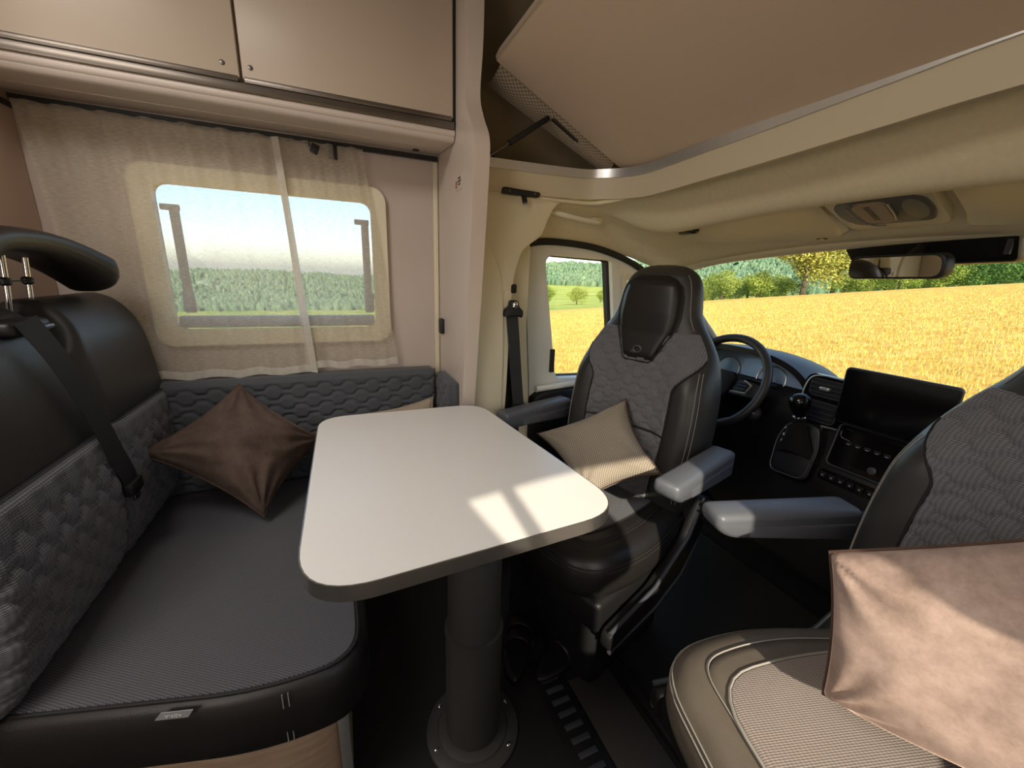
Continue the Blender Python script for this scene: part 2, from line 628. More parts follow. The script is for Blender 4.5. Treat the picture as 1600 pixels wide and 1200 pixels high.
def quilt(u, v, p=0.036, per=0.080, h=0.006):
    h *= 1.3
    """stitched bubble quilting: rows of wavy seams, every other row mirrored"""
    w = max(-1, min(1, 1.9 * math.sin(2 * math.pi * u / per)))
    A = 0.24 * p
    d1 = abs(((v - A * w + p) % (2 * p)) - p)
    d2 = abs(((v + A * w) % (2 * p)) - p)
    d = min(d1, d2)
    return h * (min(1, d / 0.011) ** 0.55 - 1)

# ------------------------------------------------------------------ the setting: living area
YL, YR = 1.65, -0.32
fl = box('floor', (-2.2, YR, -0.06), (1.62, YL, 0.0), M['floor'])
tag(fl, 'dark floor covering of the camper', 'floor', kind='structure')

win_in = rrect(-0.497, 0.137, 1.004, 1.456, 0.035)
wl_ = plate('wall_left', [(-2.2, 0), (0.385, 0), (0.385, 2.1), (-2.2, 2.1)], YL, YL + 0.035, XZ, M['wall'], holes=[win_in])
tag(wl_, 'light wall panel behind the bench, with the curtained window in it', 'wall', kind='structure')
wr = tag(box('wall_rear', (-0.80, 0.98, 0.0), (-0.76, YL - 0.002, 2.1), M['mauve'], bevel=0.003),
         'tan partition panel behind the bench backrest', 'wall', kind='structure')
box('capping_strip', (-0.80, 0.98, 1.600), (-0.755, YL - 0.004, 1.614), M['black'], wr)
wb = tag(box('wall_back', (-2.24, YR, 0.0), (-2.2, YL, 2.1), M['wall']), 'light back wall at the rear of the camper', 'wall', kind='structure')
cl = tag(plate('ceiling', [(-2.2, YR), (0.45, YR), (0.45, YL), (-2.2, YL)], 2.1, 2.14, XY, M['ceiling'], holes=[[(-1.1, .2), (-.4, .2), (-.4, .7), (-1.1, .7)]]),  # hole is an added unseen hatch above the roof fill light
         'light ceiling panel over the living area', 'ceiling', kind='structure')

# entrance side, behind and beside the photographer
sunwin = roundpoly([(-0.105, 1.405), (-0.005, 1.27), (0.38, 1.25), (0.38, 1.09), (0.27, 1.05), (0.27, 0.78), (0.70, 0.78), (0.70, 0.99), (0.550, 1.13), (0.550, 1.36), (0.52, 1.43), (0.15, 1.43)], [0.01, 0.03, 0.04, 0.03, 0.03, 0.03, 0.05, 0.03, 0.03, 0.05, 0.05, 0.1])  # unseen window, outline invented so sun lands on table and passenger seat
fill_opening = rrect(-1.5, -0.45, 1.0, 1.5, 0.05)  # added unseen opening behind the side fill light
wri = plate('wall_right', [(-2.2, 0), (1.62, 0), (1.62, 1.35), (1.2, 1.35), (1.2, 2.1), (-2.2, 2.1)], YR - 0.04, YR, XZ, M['wall'], holes=[sunwin, fill_opening])
tag(wri, 'light entrance-side wall with an unseen window, its outline shaped to steer the sun', 'wall', kind='structure')
plate('hatch_sun_blocker', [(-1.12, .18), (-.38, .18), (-.38, .72), (-1.12, .72)], 2.094, 2.098, XY, M['sun_blocker'], cl)  # added unseen sheet keeping direct sun out of the hatch
plate('shadow_post', [(-0.040, 1.44), (0.036, 1.25), (0.068, 1.25), (-0.008, 1.44)], YR - 0.03, YR - 0.005, XZ, M['plastic'], wri)  # unseen post, slanted to cast the bar of shadow on the table
plate('glazing', rrect(-0.12, 0.72, 0.76, 1.45, 0.05), YR - 0.026, YR - 0.022, XZ, M['glass'], wri)
plate('glazing', rrect(-1.51, -0.44, 0.99, 1.51, 0.05), YR - 0.026, YR - 0.022, XZ, M['acrylic'], wri)
plate('side_sun_blocker', rrect(-1.52, -0.43, 0.98, 1.52, 0.01), YR - 0.002, YR + 0.001, XZ, M['sun_blocker'], wri)  # added unseen sheet that stops a sun patch from the side opening

# camper window with stays, latch bar and inner frame
w1 = thing('window_1', 'hinged side window with grey stays, seen through the sheer curtain', 'window', (-0.18, YL, 1.0))
w1['kind'] = 'structure'
plate('frame', rrect(-0.545, 0.185, 0.955, 1.505, 0.05), YL - 0.022, YL + 0.001, XZ, M['plastic'], w1, holes=[rrect(-0.492, 0.132, 1.009, 1.451, 0.034)])
plate('pane', rrect(-0.505, 0.145, 0.996, 1.464, 0.03), YL + 0.026, YL + 0.031, XZ, M['acrylic'], w1)
box('latch_bar', (-0.485, YL - 0.004, 1.012), (0.128, YL + 0.018, 1.052), M['stay'], w1, bevel=0.006)
box('latch', (-0.20, YL - 0.016, 1.020), (-0.11, YL + 0.002, 1.046), M['stay'], w1, bevel=0.005)
for sx in (-0.463, 0.098):
    st = box('window_stay', (sx, YL + 0.002, 1.10), (sx + 0.026, YL + 0.014, 1.385), M['stay'], w1, bevel=0.004)
    box('stay_knob', (sx - 0.003, YL - 0.006, 1.062), (sx + 0.031, YL + 0.014, 1.135), M['stay'], st, bevel=0.008)
    box('stay_bracket', (sx - 0.022, YL + 0.004, 1.378), (sx + 0.028, YL + 0.016, 1.396), M['stay'], st, bevel=0.003)

# corner moulding between side wall and end panel
tag(box('trim_1', (0.362, YL - 0.012, 0.80), (0.380, YL, 1.632), M['plastic'], bevel=0.003), 'upright corner moulding where the side wall meets the end panel', 'trim', kind='structure')

# end panel (rounded profile) between living area and cab
prof = catmull([(1.262, 2.10), (1.268, 1.86), (1.290, 1.73), (1.255, 1.66), (1.205, 1.60), (1.195, 1.55), (1.205, 1.46), (1.235, 1.25), (1.275, 1.0), (1.305, 0.80), (1.34, 0.55), (1.36, 0.0)], 5)
ep = plate('wall_end_panel', [tuple(p) for p in prof] + [(YL, 0.0), (YL, 2.1)], 0.382, 0.428, YZ, M['shelf'], smooth=30)
tag(ep, 'pale end panel with a curved edge between living area and cab', 'wall', kind='structure')
box('lamp_switch', (0.366, 1.560, 0.985), (0.384, 1.600, 1.045), M['black'], ep, bevel=0.006)
# small printed sticker
stk = box('sticker', (0.3805, 1.318, 1.476), (0.3822, 1.388, 1.520), M['shelf'], ep)
MWs = Matrix(((0, 0, -1, 0.3802), (-1, 0, 0, 1.36), (0, 1, 0, 1.496), (0, 0, 0, 1)))
for k, (w0, w1) in enumerate(((0.000, 0.030), (-0.004, 0.034), (0.004, 0.026))):
    mobj('print_line', [tuple(MWs @ Vector(p)) for p in ((w0, .012 - .009 * k, .0004), (w1, .012 - .009 * k, .0004), (w1, .0165 - .009 * k, .0004), (w0, .0165 - .009 * k, .0004))], [(0, 1, 2, 3)], M['ink'], stk, 0)
tube('red_ring', [tuple(MWs @ Vector((-0.018 + 0.007 * math.cos(a), -0.002 + 0.010 * math.sin(a), 0.0003))) for a in np.linspace(0, 2 * math.pi, 14)[:-1]], 0.0011, M['red'], stk, n=5, closed=True)

# ------------------------------------------------------------------ cab shell
# driver's side cover panel and pillar
cov = roundpoly([(0.430, 0.0), (0.430, 1.545), (0.828, 1.550), (0.800, 1.490), (0.735, 1.468), (0.705, 1.411), (0.685, 1.357), (0.648, 1.334), (0.612, 1.305), (0.582, 1.22), (0.574, 1.06), (0.569, 0.82), (0.558, 0.55), (0.55, 0.0)],
                [0, 0, .03, .04, .04, .04, .03, .03, .04, .05, .05, .05, .05, 0])
wc = plate('wall_cab_left', cov, 1.345, 1.50, XZ, M['plastic'], bevel=0.010, smooth=40)
tag(wc, 'beige plastic cover panel over the driver side pillar', 'wall', kind='structure')
# raised border of the cover, leaving a shallow recess
rec = roundpoly([(0.430, 0.55), (0.430, 1.546), (0.80, 1.546), (0.79, 1.512), (0.50, 1.512), (0.462, 1.50), (0.458, 1.36), (0.535, 1.21), (0.545, 1.0), (0.545, 0.55)], [0, 0, .01, .01, .03, .03, .06, .06, .03, 0])
plate('raised_border', rec, 1.335, 1.352, XZ, M['plastic'], wc, bevel=0.006)
lathe('cap', [(0.009, 0), (0.009, 0.004), (0.006, 0.005)], (0.553, 1.345, 1.16), (0, -1, 0), M['plastic'], wc, 16)
# pillar behind the belt
pil = plate('pillar_trim', roundpoly([(0.545, 0.0), (0.545, 1.27), (0.60, 1.335), (0.67, 1.335), (0.665, 1.05), (0.69, 0.75), (0.70, 0.0)], [0, .05, .04, .02, .05, .05, 0]), 1.40, 1.50, XZ, M['plastic'], wc, bevel=0.008)
box('belt_slide', (0.566, 1.396, 1.16), (0.594, 1.402, 1.262), M['plastic'], wc, bevel=0.002)
plate('belt_shaft', [(0.548, 0.55), (0.556, 1.06), (0.618, 1.06), (0.65, 0.55)], 1.394, 1.401, XZ, M['black'], wc)

arch = catmull([(0.712, 0.60), (0.702, 0.783), (0.680, 1.049), (0.669, 1.246), (0.680, 1.325), (0.723, 1.347), (0.836, 1.352), (0.988, 1.341), (1.121, 1.311), (1.235, 1.268), (1.40, 1.18), (1.60, 1.045), (1.83, 0.87)], 6)
tg = tube('trim_2', [(p[0], 1.462, p[1]) for p in arch], 0.013, M['rubber'], n=10)
tag(tg, 'black rubber door seal arching over the driver door', 'trim', kind='structure')

# driver's door: frame with window opening, lower panel, glass
door = thing('door_1', 'driver door with grey window frame and black armrest panel', 'door', (1.1, 1.5, 0.1))
door['kind'] = 'structure'
inner = [(p[0] + 0.004, p[1] - 0.004) for p in arch]
door_out = inner + [(1.83, 0.30), (0.715, 0.30)]
glass_o = roundpoly([(0.762, 1.304), (1.082, 1.296), (1.165, 0.785), (0.846, 0.796)], [.05, .012, .02, .03])
quarter = roundpoly([(1.150, 1.235), (1.205, 1.235), (1.70, 0.90), (1.68, 0.80), (1.235, 0.80)], [.05, .05, .04, .03, .03])
plate('window_frame', door_out, 1.470, 1.512, XZ, M['plastic_grey'], door, holes=[glass_o, quarter])
plate('inner_rim', roundpoly([(0.755, 1.31), (1.088, 1.302), (1.172, 0.778), (0.838, 0.788)], [.05, .012, .02, .03]), 1.512, 1.535, XZ, M['rubber'], door, holes=[roundpoly([(0.766, 1.300), (1.078, 1.292), (1.160, 0.790), (0.850, 0.800)], [.05, .012, .02, .03])])
plate('quarter_rim', roundpoly([(1.140, 1.243), (1.210, 1.243), (1.71, 0.905), (1.69, 0.792), (1.228, 0.792)], [.05, .05, .04, .03, .03]), 1.462, 1.474, XZ, M['plastic'], door, holes=[roundpoly([(1.164, 1.220), (1.200, 1.220), (1.675, 0.893), (1.66, 0.812), (1.248, 0.812)], [.05, .05, .04, .03, .03])])
plate('glass', [(0.74, 0.77), (0.74, 1.33), (1.10, 1.33), (1.72, 0.93), (1.72, 0.77)], 1.518, 1.522, XZ, M['glass'], door)
tube('division_bar', [(1.090, 1.505, 1.297), (1.112, 1.505, 1.15), (1.175, 1.505, 0.78)], 0.016, M['rubber'], door, n=8)
box('door_catch', (0.812, 1.458, 0.825), (0.832, 1.474, 0.925), M['rubber'], door, bevel=0.004)
for cx, cz in ((0.703, 1.290), (1.120, 1.275)):
    lathe('screw_cap', [(0.010, 0), (0.010, 0.003), (0.007, 0.004)], (cx, 1.470, cz), (0, -1, 0), M['plastic_grey'], door, 16)
plate('lower_panel', roundpoly([(0.705, 0.15), (0.700, 0.70), (0.76, 0.755), (1.0, 0.765), (1.75, 0.775), (1.78, 0.15)], [.02, .05, .05, .05, .03, .02]), 1.425, 1.505, XZ, M['black'], door, bevel=0.018)
tube('sill_light', [(0.74, 1.44, 0.763), (1.0, 1.44, 0.778), (1.70, 1.44, 0.787)], 0.014, M['plastic_grey'], door, n=8)

# passenger side of the cab roof is closed by wall_right; headliner between rail and windscreen
ST = [  # start (rail side), end (outer side), end height, front weight
    ((0.58, 1.338), (0.64, 1.475), 1.345, 0.0), ((0.83, 1.338), (0.92, 1.475), 1.352, 0.0), ((0.895, 1.300), (1.14, 1.47), 1.320, 0.12),
    ((0.938, 1.225), (1.36, 1.43), 1.265, 0.50), ((0.952, 1.12), (1.46, 1.30), 1.300, 0.88), ((0.953, 0.98), (1.485, 1.08), 1.325, 1.0), ((0.953, 0.80), (1.497, 0.84), 1.338, 1.0), ((0.953, 0.60), (1.50, 0.60), 1.342, 1.0)]
ST += [((a[0], 1.2 - a[1]), (b[0], 1.2 - b[1]), z, w) for a, b, z, w in ST[-2::-1]]
SA = catmull([(a[0], a[1], b[0], b[1], z, w) for a, b, z, w in ST], 8)
front_prof = np.array([(0, 1.500), (0.10, 1.492), (0.17, 1.468), (0.23, 1.422), (0.28, 1.388), (0.32, 1.376), (0.35, 1.380), (0.38, 1.420), (0.42, 1.440), (0.60, 1.422), (0.78, 1.392), (0.87, 1.368), (0.90, 1.352), (0.95, 1.345), (1, 1.340)])
side_prof = np.array([(0, 1.475), (0.15, 1.472), (0.35, 1.462), (0.55, 1.440), (0.75, 1.405), (0.9, 1.368), (1, 1.345)])


def headliner_pt(i, s):
    ax, ay, bx, by, ze, w = SA[i]
    zf = np.interp(s, front_prof[:, 0], front_prof[:, 1])
    zs = np.interp(s, side_prof[:, 0], side_prof[:, 1])
    ym = ay + (by - ay) * s
    arch_ = 0.05 * max(0, 1 - ((ym - .6) / .66) ** 2) * (1 - s * .75)
    z = w * (zf + arch_) + (1 - w) * zs
    zend = w * 1.340 + (1 - w) * 1.345
    z += (ze - zend) * s ** 1.5
    return (ax + (bx - ax) * s, ym, z)


nst = len(SA)
hl = grid('ceiling_cab', lambda u, v: headliner_pt(int(round(u * (nst - 1))), v), nst, 44, M['headliner'], None, 2.2, 0.6, thick=-0.012)
tag(hl, 'beige textile headliner over the cab, rolled above the sun visors', 'ceiling', kind='structure')

rail_path = catmull([(0.432, 1.333, 1.550), (0.62, 1.333, 1.553), (0.815, 1.331, 1.558), (0.885, 1.298, 1.560), (0.930, 1.225, 1.556), (0.946, 1.12, 1.552), (0.950, 0.92, 1.560), (0.950, 0.74, 1.567), (0.950, 0.50, 1.579), (0.950, 0.36, 1.586), (0.950, 0.0, 1.592), (0.950, -0.3, 1.592)], 8)


def strip(name, path, dz0, dz1, out0, out1, thick, m, parent=None):
    """upright band following the rail; out shifts it towards the living side"""
    P = np.array(path)
    t = np.gradient(P, axis=0)
    t[:, 2] = 0
    t /= np.linalg.norm(t, axis=1, keepdims=True)
    nrm = np.stack([t[:, 1], -t[:, 0], 0 * t[:, 0]], 1)
    k = len(P)
    V, F = [], []
    for i in range(k):
        for (dz, o) in ((dz0, out0), (dz1, out1), (dz1, out1 - thick), (dz0, out0 - thick)):
            V.append(P[i] + nrm[i] * o + np.array([0, 0, dz]))
    for i in range(k - 1):
        for j in range(4):
            F.append((i * 4 + j, i * 4 + (j + 1) % 4, (i + 1) * 4 + (j + 1) % 4, (i + 1) * 4 + j))
    F += [(0, 1, 2, 3), tuple((k - 1) * 4 + j for j in (3, 2, 1, 0))]
    return mobj(name, np.array(V), F, m, parent, 40)


tr = strip('trim_3', rail_path, -0.002, 0.026, 0.012, 0.012, 0.016, M['alu'])
tag(tr, 'brushed aluminium edge rail around the overcab opening', 'trim', kind='structure')
fa = strip('trim_4', rail_path, -0.068, 0.0, -0.002, 0.008, 0.02, M['fascia'])
tag(fa, 'smooth beige fascia band below the aluminium rail', 'trim', kind='structure')
box('seam', (0.830, 1.336, 1.490), (0.833, 1.346, 1.552), M['rubber'], fa)
sh = plate('overcab_shelf', [(p[0], p[1]) for p in rail_path] + [(0.9, -0.31), (1.55, -0.31), (1.55, 1.62), (0.43, 1.62)], 1.535, 1.55, XY, M['textile_dark'])
tag(sh, 'dim taupe floor of the overcab hollow behind the rail', 'ceiling', kind='structure')
sh.name = 'ceiling_overcab_floor'
# overcab hollow
oc = grid('ceiling_overcab', lambda u, v: ((0.43 + 1.1 * v), 1.60 - 1.9 * u, 1.55 + 0.62 * (1 - abs(v - 0.15) ** 2.2 * 1.3) * (1 - abs(2 * u - 1) ** 7) if True else 0), 40, 24, M['textile_dark'], None, thick=0.02)
tag(oc, 'dim taupe lining of the overcab hollow', 'ceiling', kind='structure')
tube('lining_seam', catmull([(0.45, 1.54, 1.78), (0.50, 1.545, 1.72), (0.58, 1.55, 1.63), (0.70, 1.545, 1.57), (0.84, 1.50, 1.555)], 6), 0.004, M['rubber'], oc, n=6)

# windscreen header, pillars, windscreen
hd = catmull([(1.30, 1.46, 1.225), (1.40, 1.42, 1.268), (1.470, 1.28, 1.316), (1.490, 1.05, 1.343), (1.502, 0.8, 1.362), (1.506, 0.6, 1.370), (1.502, 0.4, 1.374), (1.490, 0.15, 1.365), (1.47, -0.08, 1.34), (1.40, -0.26, 1.268)], 6)
hdt = tube('trim_5', [tuple(p) for p in hd], 0.030, M['plastic'], n=12, flat=0.8)
tag(hdt, 'pale trim bar along the top edge of the windscreen', 'trim', kind='structure')
for k, s in (('trim_6', 1), ('trim_7', -1)):
    yy = lambda y: y if s > 0 else 1.2 - y
    t_ = tube(k, [(1.36, yy(1.455), 1.24), (1.60, yy(1.475), 1.07), (1.84, yy(1.50), 0.88), (2.05, yy(1.52), 0.72)], [0.035, 0.034, 0.032, 0.03], M['armrest'], n=10)
    tag(t_, ('light windscreen pillar on the driver side' if s > 0 else 'light windscreen pillar on the passenger side'), 'trim', kind='structure')
ws = grid('window_2', lambda u, v: (1.50 + 0.60 * v - 0.10 * (2 * u - 1) ** 2 * (1 - .2 * v), 0.6 + (0.93 - .02 * (1 - v)) * (1 - 2 * u), 1.362 - 0.517 * v), 17, 9, M['glass'], None, thick=0.004)
tag(ws, 'large curved windscreen looking onto the wheat field', 'window', kind='structure')
pl = lathe('sticker', [(0.011, 0), (0.011, 0.0008)], (1.512, 1.215, 1.298), (-0.64, 0, 0.77), M['green'], ws, 16)

# ------------------------------------------------------------------ outdoors
EAZ = np.array([-180, -60, 0, 15, 31, 37, 55, 62, 72, 86, 98, 107, 125, 180.])
EEL = np.array([.02, .05, .05, .05, .050, .050, .030, .028, .012, -.018, -.012, -.016, .0, .02])


def ground(x, y):
    r = math.hypot(x, y)
    az = math.atan2(y, x)
    k = 0.0715 * math.cos(az) - 0.1035 * math.sin(az)
    zf = -0.5 + min(r, 72) * k
    if r <= 72:
        return zf
    ee = np.interp(math.degrees(az), EAZ, EEL)
    e1 = (zf - CAM_H) / 72
    em = min(-0.020, ee - .03) if ee < .05 else 0.0
    em = float(np.interp(math.degrees(az), [50, 62, 72, 86, 120, 150], [-.019, -.019, -.05, -.09, -.09, -.03]))
    if ee >= .05:
        em = max(e1, -0.02) - .004
    if r < 700:
        t = (r - 72) / (700 - 72)
        e = e1 - 0.012 * min(1, (r - 72) / 20) * (1 - t) + (em - e1) * t ** 0.6
    else:
        t = min(1, (r - 700) / 1100)
        e = em + (ee - em) * (t * t * (3 - 2 * t))
    return CAM_H + e * r + (noise.noise(Vector((x / 160, y / 160, 0))) * 8 if r > 700 else 0)


R1 = [2.2, 4, 7, 11, 16, 22, 30, 40, 52, 64, 72]
R2 = [72, 76, 90, 110, 140, 180, 230, 300, 380, 470, 580, 700]
R3 = [700, 800, 900, 1000, 1100, 1200, 1300, 1400, 1500, 1600, 1700, 1800]
AZ = np.radians(np.concatenate([np.arange(-180, -30, 10), np.arange(-30, 140, 1.0), np.arange(140, 180.1, 10)]))


def polar(name, R, m, inner=False):
    V = [(r * math.cos(a), r * math.sin(a), ground(r * math.cos(a), r * math.sin(a))) for r in R for a in AZ]
    n = len(AZ)
    F = [(j * n + i, j * n + i + 1, (j + 1) * n + i + 1, (j + 1) * n + i) for j in range(len(R) - 1) for i in range(n - 1)]
    if inner:
        V.append((0, 0, ground(0, 0)))
        F += [(len(V) - 1, i, i + 1) for i in range(n - 1)]
    return mobj(name, V, F, m, None, 180)


g1 = tag(polar('ground_field', R1, M['wheat'], True), 'ripe golden wheat field sloping away outside', 'field', kind='structure')
g2 = tag(polar('ground_meadow', R2, M['meadow']), 'green meadows in the valley beyond the wheat', 'meadow', kind='structure')
g3 = tag(polar('ground_hills', R3, M['forest']), 'wooded hills on the horizon', 'hill', kind='structure')

# wheat ears standing above the field surface, in the part the windows look at
n_ear = 170000
az = np.radians(rng.uniform(8, 112, n_ear))
rr_ = 3.2 * (60 / 3.2) ** (rng.uniform(0, 1, n_ear) ** 0.75)
ex, ey = rr_ * np.cos(az), rr_ * np.sin(az)
ez = -0.5 + 0.0715 * ex - 0.1035 * ey
hgt = rng.uniform(0.03, 0.12, n_ear)
wid = rng.uniform(0.004, 0.009, n_ear) * np.clip(rr_ / 9, 1, 3.5)
th = rng.uniform(0, math.pi, n_ear)
lx, ly = rng.normal(0, .035, n_ear), rng.normal(0, .035, n_ear)
EV = np.stack([np.stack([ex - wid * np.cos(th), ey - wid * np.sin(th), ez - .05], 1), np.stack([ex + wid * np.cos(th), ey + wid * np.sin(th), ez - .05], 1),
               np.stack([ex + lx + wid * .5 * np.sin(th), ey + ly, ez + hgt], 1)], 1).reshape(-1, 3)
me = bpy.data.meshes.new('wheat_ears')
me.vertices.add(n_ear * 3)
me.vertices.foreach_set('co', EV.ravel())
me.loops.add(n_ear * 3)
me.loops.foreach_set('vertex_index', np.arange(n_ear * 3))
me.polygons.add(n_ear)
me.polygons.foreach_set('loop_start', np.arange(n_ear) * 3)
me.update()
me.validate()
me.materials.append(M['wheat_ear'])
wo = bpy.data.objects.new('wheat_ears', me)
COL.objects.link(wo)
tag(wo, 'ripe ears of the wheat crop covering the field', 'wheat', kind='stuff')

# far forest: a mass of tree crowns on the hills
bm = bmesh.new()
bmesh.ops.create_icosphere(bm, subdivisions=1, radius=1)
bm.verts.index_update()
IV = np.array([v.co for v in bm.verts])
IF = np.array([[v.index for v in f.verts] for f in bm.faces])
bm.free()
nt = 13000
fa_ = np.radians(rng.uniform(5, 125, nt))
fr = rng.uniform(690, 1800, nt)
FV, FF = [], []
for i in range(nt):
    x, y = fr[i] * math.cos(fa_[i]), fr[i] * math.sin(fa_[i])
    w = rng.uniform(3.5, 7.5)
    h = rng.uniform(6, 11)
    FV.append(IV * [w, w, h] * rng.uniform(.8, 1.2, (len(IV), 1)) + [x, y, ground(x, y) + h * .35])
    FF.append(IF + i * len(IV))
fo = mobj('forest_canopy', np.vstack(FV), np.vstack(FF), M['forest'], None, 0)
tag(fo, 'dense forest canopy covering the far hills', 'forest', kind='stuff')


def crown(seed, blobs, nl, leaf):
    r_ = np.random.default_rng(seed)
    V = []
    for i in range(nl):
        cx, cy, cz, rad = blobs[r_.integers(len(blobs))]
        d = r_.normal(size=3)
        d /= np.linalg.norm(d)
        p = np.array([cx, cy, cz]) + d * rad * r_.uniform(.55, 1.05)
        a, b = r_.normal(size=3), r_.normal(size=3)
        a /= np.linalg.norm(a)
        b -= a * (a @ b)
        b /= np.linalg.norm(b)
        s = leaf * r_.uniform(.6, 1.3)
        V += [p - a * s - b * s * .6, p + a * s - b * s * .6, p + a * s + b * s * .6, p - a * s + b * s * .6]
    return np.array(V), [(4 * i, 4 * i + 1, 4 * i + 2, 4 * i + 3) for i in range(nl)]


CROWNS = {}
for kind, (seed, nb) in {'round': (1, 11), 'broad': (2, 14), 'tall': (3, 16)}.items():
    r_ = np.random.default_rng(seed)
    bl = []
    for i in range(nb):
        a = r_.uniform(0, 2 * math.pi)
        q = r_.uniform(0, .33)
        bl.append((q * math.cos(a) * (1.3 if kind == 'broad' else .9), q * math.sin(a) * (1.3 if kind == 'broad' else .9), r_.uniform(.20, .80 if kind != 'broad' else .66), r_.uniform(.15, .25)))
    CROWNS[kind] = crown(seed + 5, bl, 6500, 0.0125)


CROWN_MESH = {}


def tree(name, label, kind, leaf, x, y, h, wide, rot, group=None):
    z = ground(x, y)
    t = thing(name, label, 'tree', (x, y, z), rot, group, local=True)
    key = (kind, leaf.name)
    if key not in CROWN_MESH:
        V, F = CROWNS[kind]
        c = mobj('crown', V, F, leaf, t, 0)
        CROWN_MESH[key] = c.data
    else:
        c = bpy.data.objects.new('crown', CROWN_MESH[key])
        COL.objects.link(c)
        c.parent = t
    c.scale = (h * wide, h * wide, h)
    tube('trunk', [(0, 0, -.3), (h * .01, 0, h * .25), (h * .03, h * .02, h * .55)], [h * .035, h * .028, h * .012], M['bark'], t, n=7)
    return t


def dirxy(deg, r):
    return r * math.cos(math.radians(deg)), r * math.sin(math.radians(deg))


for i, (deg, r, h, wd) in enumerate([(61.9, 190, 11.0, 1.0), (57.8, 190, 9.0, 1.25), (54.6, 215, 7.5, 1.0), (64.8, 215, 8.5, 1.1)]):
    x, y = dirxy(deg, r)
    tree('meadow_tree', 'small green tree standing alone on the green meadow below the forest', 'round', M['leaf'], x, y, h, wd, i * 1.7, 'trees on the meadow')
k = 0
for deg in np.linspace(43.5, 33.2, 12):
    r = 78 + 9 * ((k * 3) % 4)
    x, y = dirxy(deg, r)
    tree('orchard_tree', 'pale green orchard tree in the row behind the wheat field', 'broad' if k % 2 else 'round', M['leaf'], x, y, 4.9 + 1.3 * ((k * 7) % 5) / 4, 1.15, k * 1.1, 'orchard trees behind the wheat field')
    k += 1
x, y = dirxy(31.6, 76)
tree('golden_tree', 'tall golden-green tree rising above the orchard row', 'tall', M['leaf_gold'], x, y, 11.0, 1.1, .4)
x, y = dirxy(28.9, 85)
tree('golden_tree', 'second golden-green tree, lower, beside the tallest one', 'tall', M['leaf_gold'], x, y, 10.0, 1.1, 2.2)
for deg in np.linspace(27.8, 20.6, 8):
    x, y = dirxy(deg, 78 + 8 * ((k * 3) % 4) + (6 if deg > 26 else 0))
    tree('field_edge_tree', 'yellow-green low tree at the field edge between golden trees and dark clump', 'broad', M['leaf'], x, y, 4.6 + .9 * ((k * 5) % 4) / 3, 1.2, k * 1.3, 'low trees at the field edge')
    k += 1
for deg in (20.4, 19.2, 18.0, 16.8, 15.6):
    x, y = dirxy(deg, 88 + 11 * (k % 3))
    tree('dark_tree', 'dark green full tree in the clump at the crest of the field', 'broad', M['leaf_dark'], x, y, 5.8 + .8 * ((k * 3) % 4) / 3, 1.25, k * .9, 'dark trees on the crest')
    k += 1
for deg in (14.0, 12.5, 11.0):
    x, y = dirxy(deg, 98 + 14 * (k % 3))
    tree('crest_tree', 'tall yellow-green tree beside the dark clump on the crest', 'tall', M['leaf'], x, y, 8.5, .9, k * 1.9, 'tall trees on the crest')
    k += 1

# ------------------------------------------------------------------ overhead cabinet
oc_ = thing('overhead_cabinet', 'long overhead cabinet with two flap doors above the curtained window', 'cabinet', (-0.4, 1.5, 1.63))
plate('shelf_board', roundpoly([(1.395, 1.640), (1.405, 1.622), (1.645, 1.640), (1.645, 1.662), (1.40, 1.662)], [.008, .01, 0, 0, .008]), -2.15, 0.379, YZ, M['shelf'], oc_)
tube('front_lip', [(-2.15, 1.405, 1.648), (0.379, 1.405, 1.648)], 0.014, M['shelf'], oc_, n=12)
box('shelf_groove', (-2.15, 1.516, 1.6285), (0.379, 1.520, 1.6325), M['panel'], oc_, rot=(Matrix.Rotation(math.radians(4.3), 3, 'X'), (0, 1.518, 1.63)))
box('carcass', (-2.15, 1.41, 1.668), (0.379, 1.645, 2.10), M['panel'], oc_)
box('grip_strip', (-2.15, 1.385, 1.655), (0.377, 1.412, 1.676), M['darkmetal'], oc_, bevel=0.003)
for x0, x1 in ((-1.15, -0.1905), (-0.1845, 0.372)):
    d = box('flap_door', (x0, 1.385, 1.684), (x1, 1.405, 2.085), M['panel'], oc_, bevel=0.004)
    box('edge_profile', (x0 + .003, 1.3835, 1.676), (x1 - .003, 1.404, 1.690), M['darkmetal'], d, bevel=0.003)
    sx = x1 - 0.035 if x0 < -1 else x0 + 0.020
    lathe('screw', [(0.006, 0), (0.006, .002), (0.004, .003)], (sx, 1.385, 1.712), (0, -1, 0), M['darkmetal'], d, 12)
box('end_filler', (0.372, 1.39, 1.67), (0.381, 1.645, 2.10), M['black'], oc_)
lathe('spot_socket', [(0.012, 0), (0.012, .004), (0.007, .005)], (0.292, 1.590, 1.637), (0, -.05, -1), M['black'], oc_, 16)

# curtain rail with black gliders, curtains
crl = thing('curtain_rail', 'thin black curtain rail under the overhead cabinet', 'curtain rail', (0, 1.62, 1.62))
box('rail', (-0.75, 1.618, 1.614), (0.375, 1.630, 1.630), M['black'], crl)
box('tab', (0.005, 1.606, 1.572), (0.034, 1.612, 1.622), M['black'], crl, bevel=0.002)
box('glider', (-0.045, 1.605, 1.580), (-0.020, 1.612, 1.610), M['black'], crl, bevel=0.003, rot=(Matrix.Rotation(math.radians(22), 3, 'Y'), (-.03, 1.608, 1.60)))
box('glider', (-0.058, 1.605, 1.600), (-0.046, 1.612, 1.620), M['black'], crl, bevel=0.003)


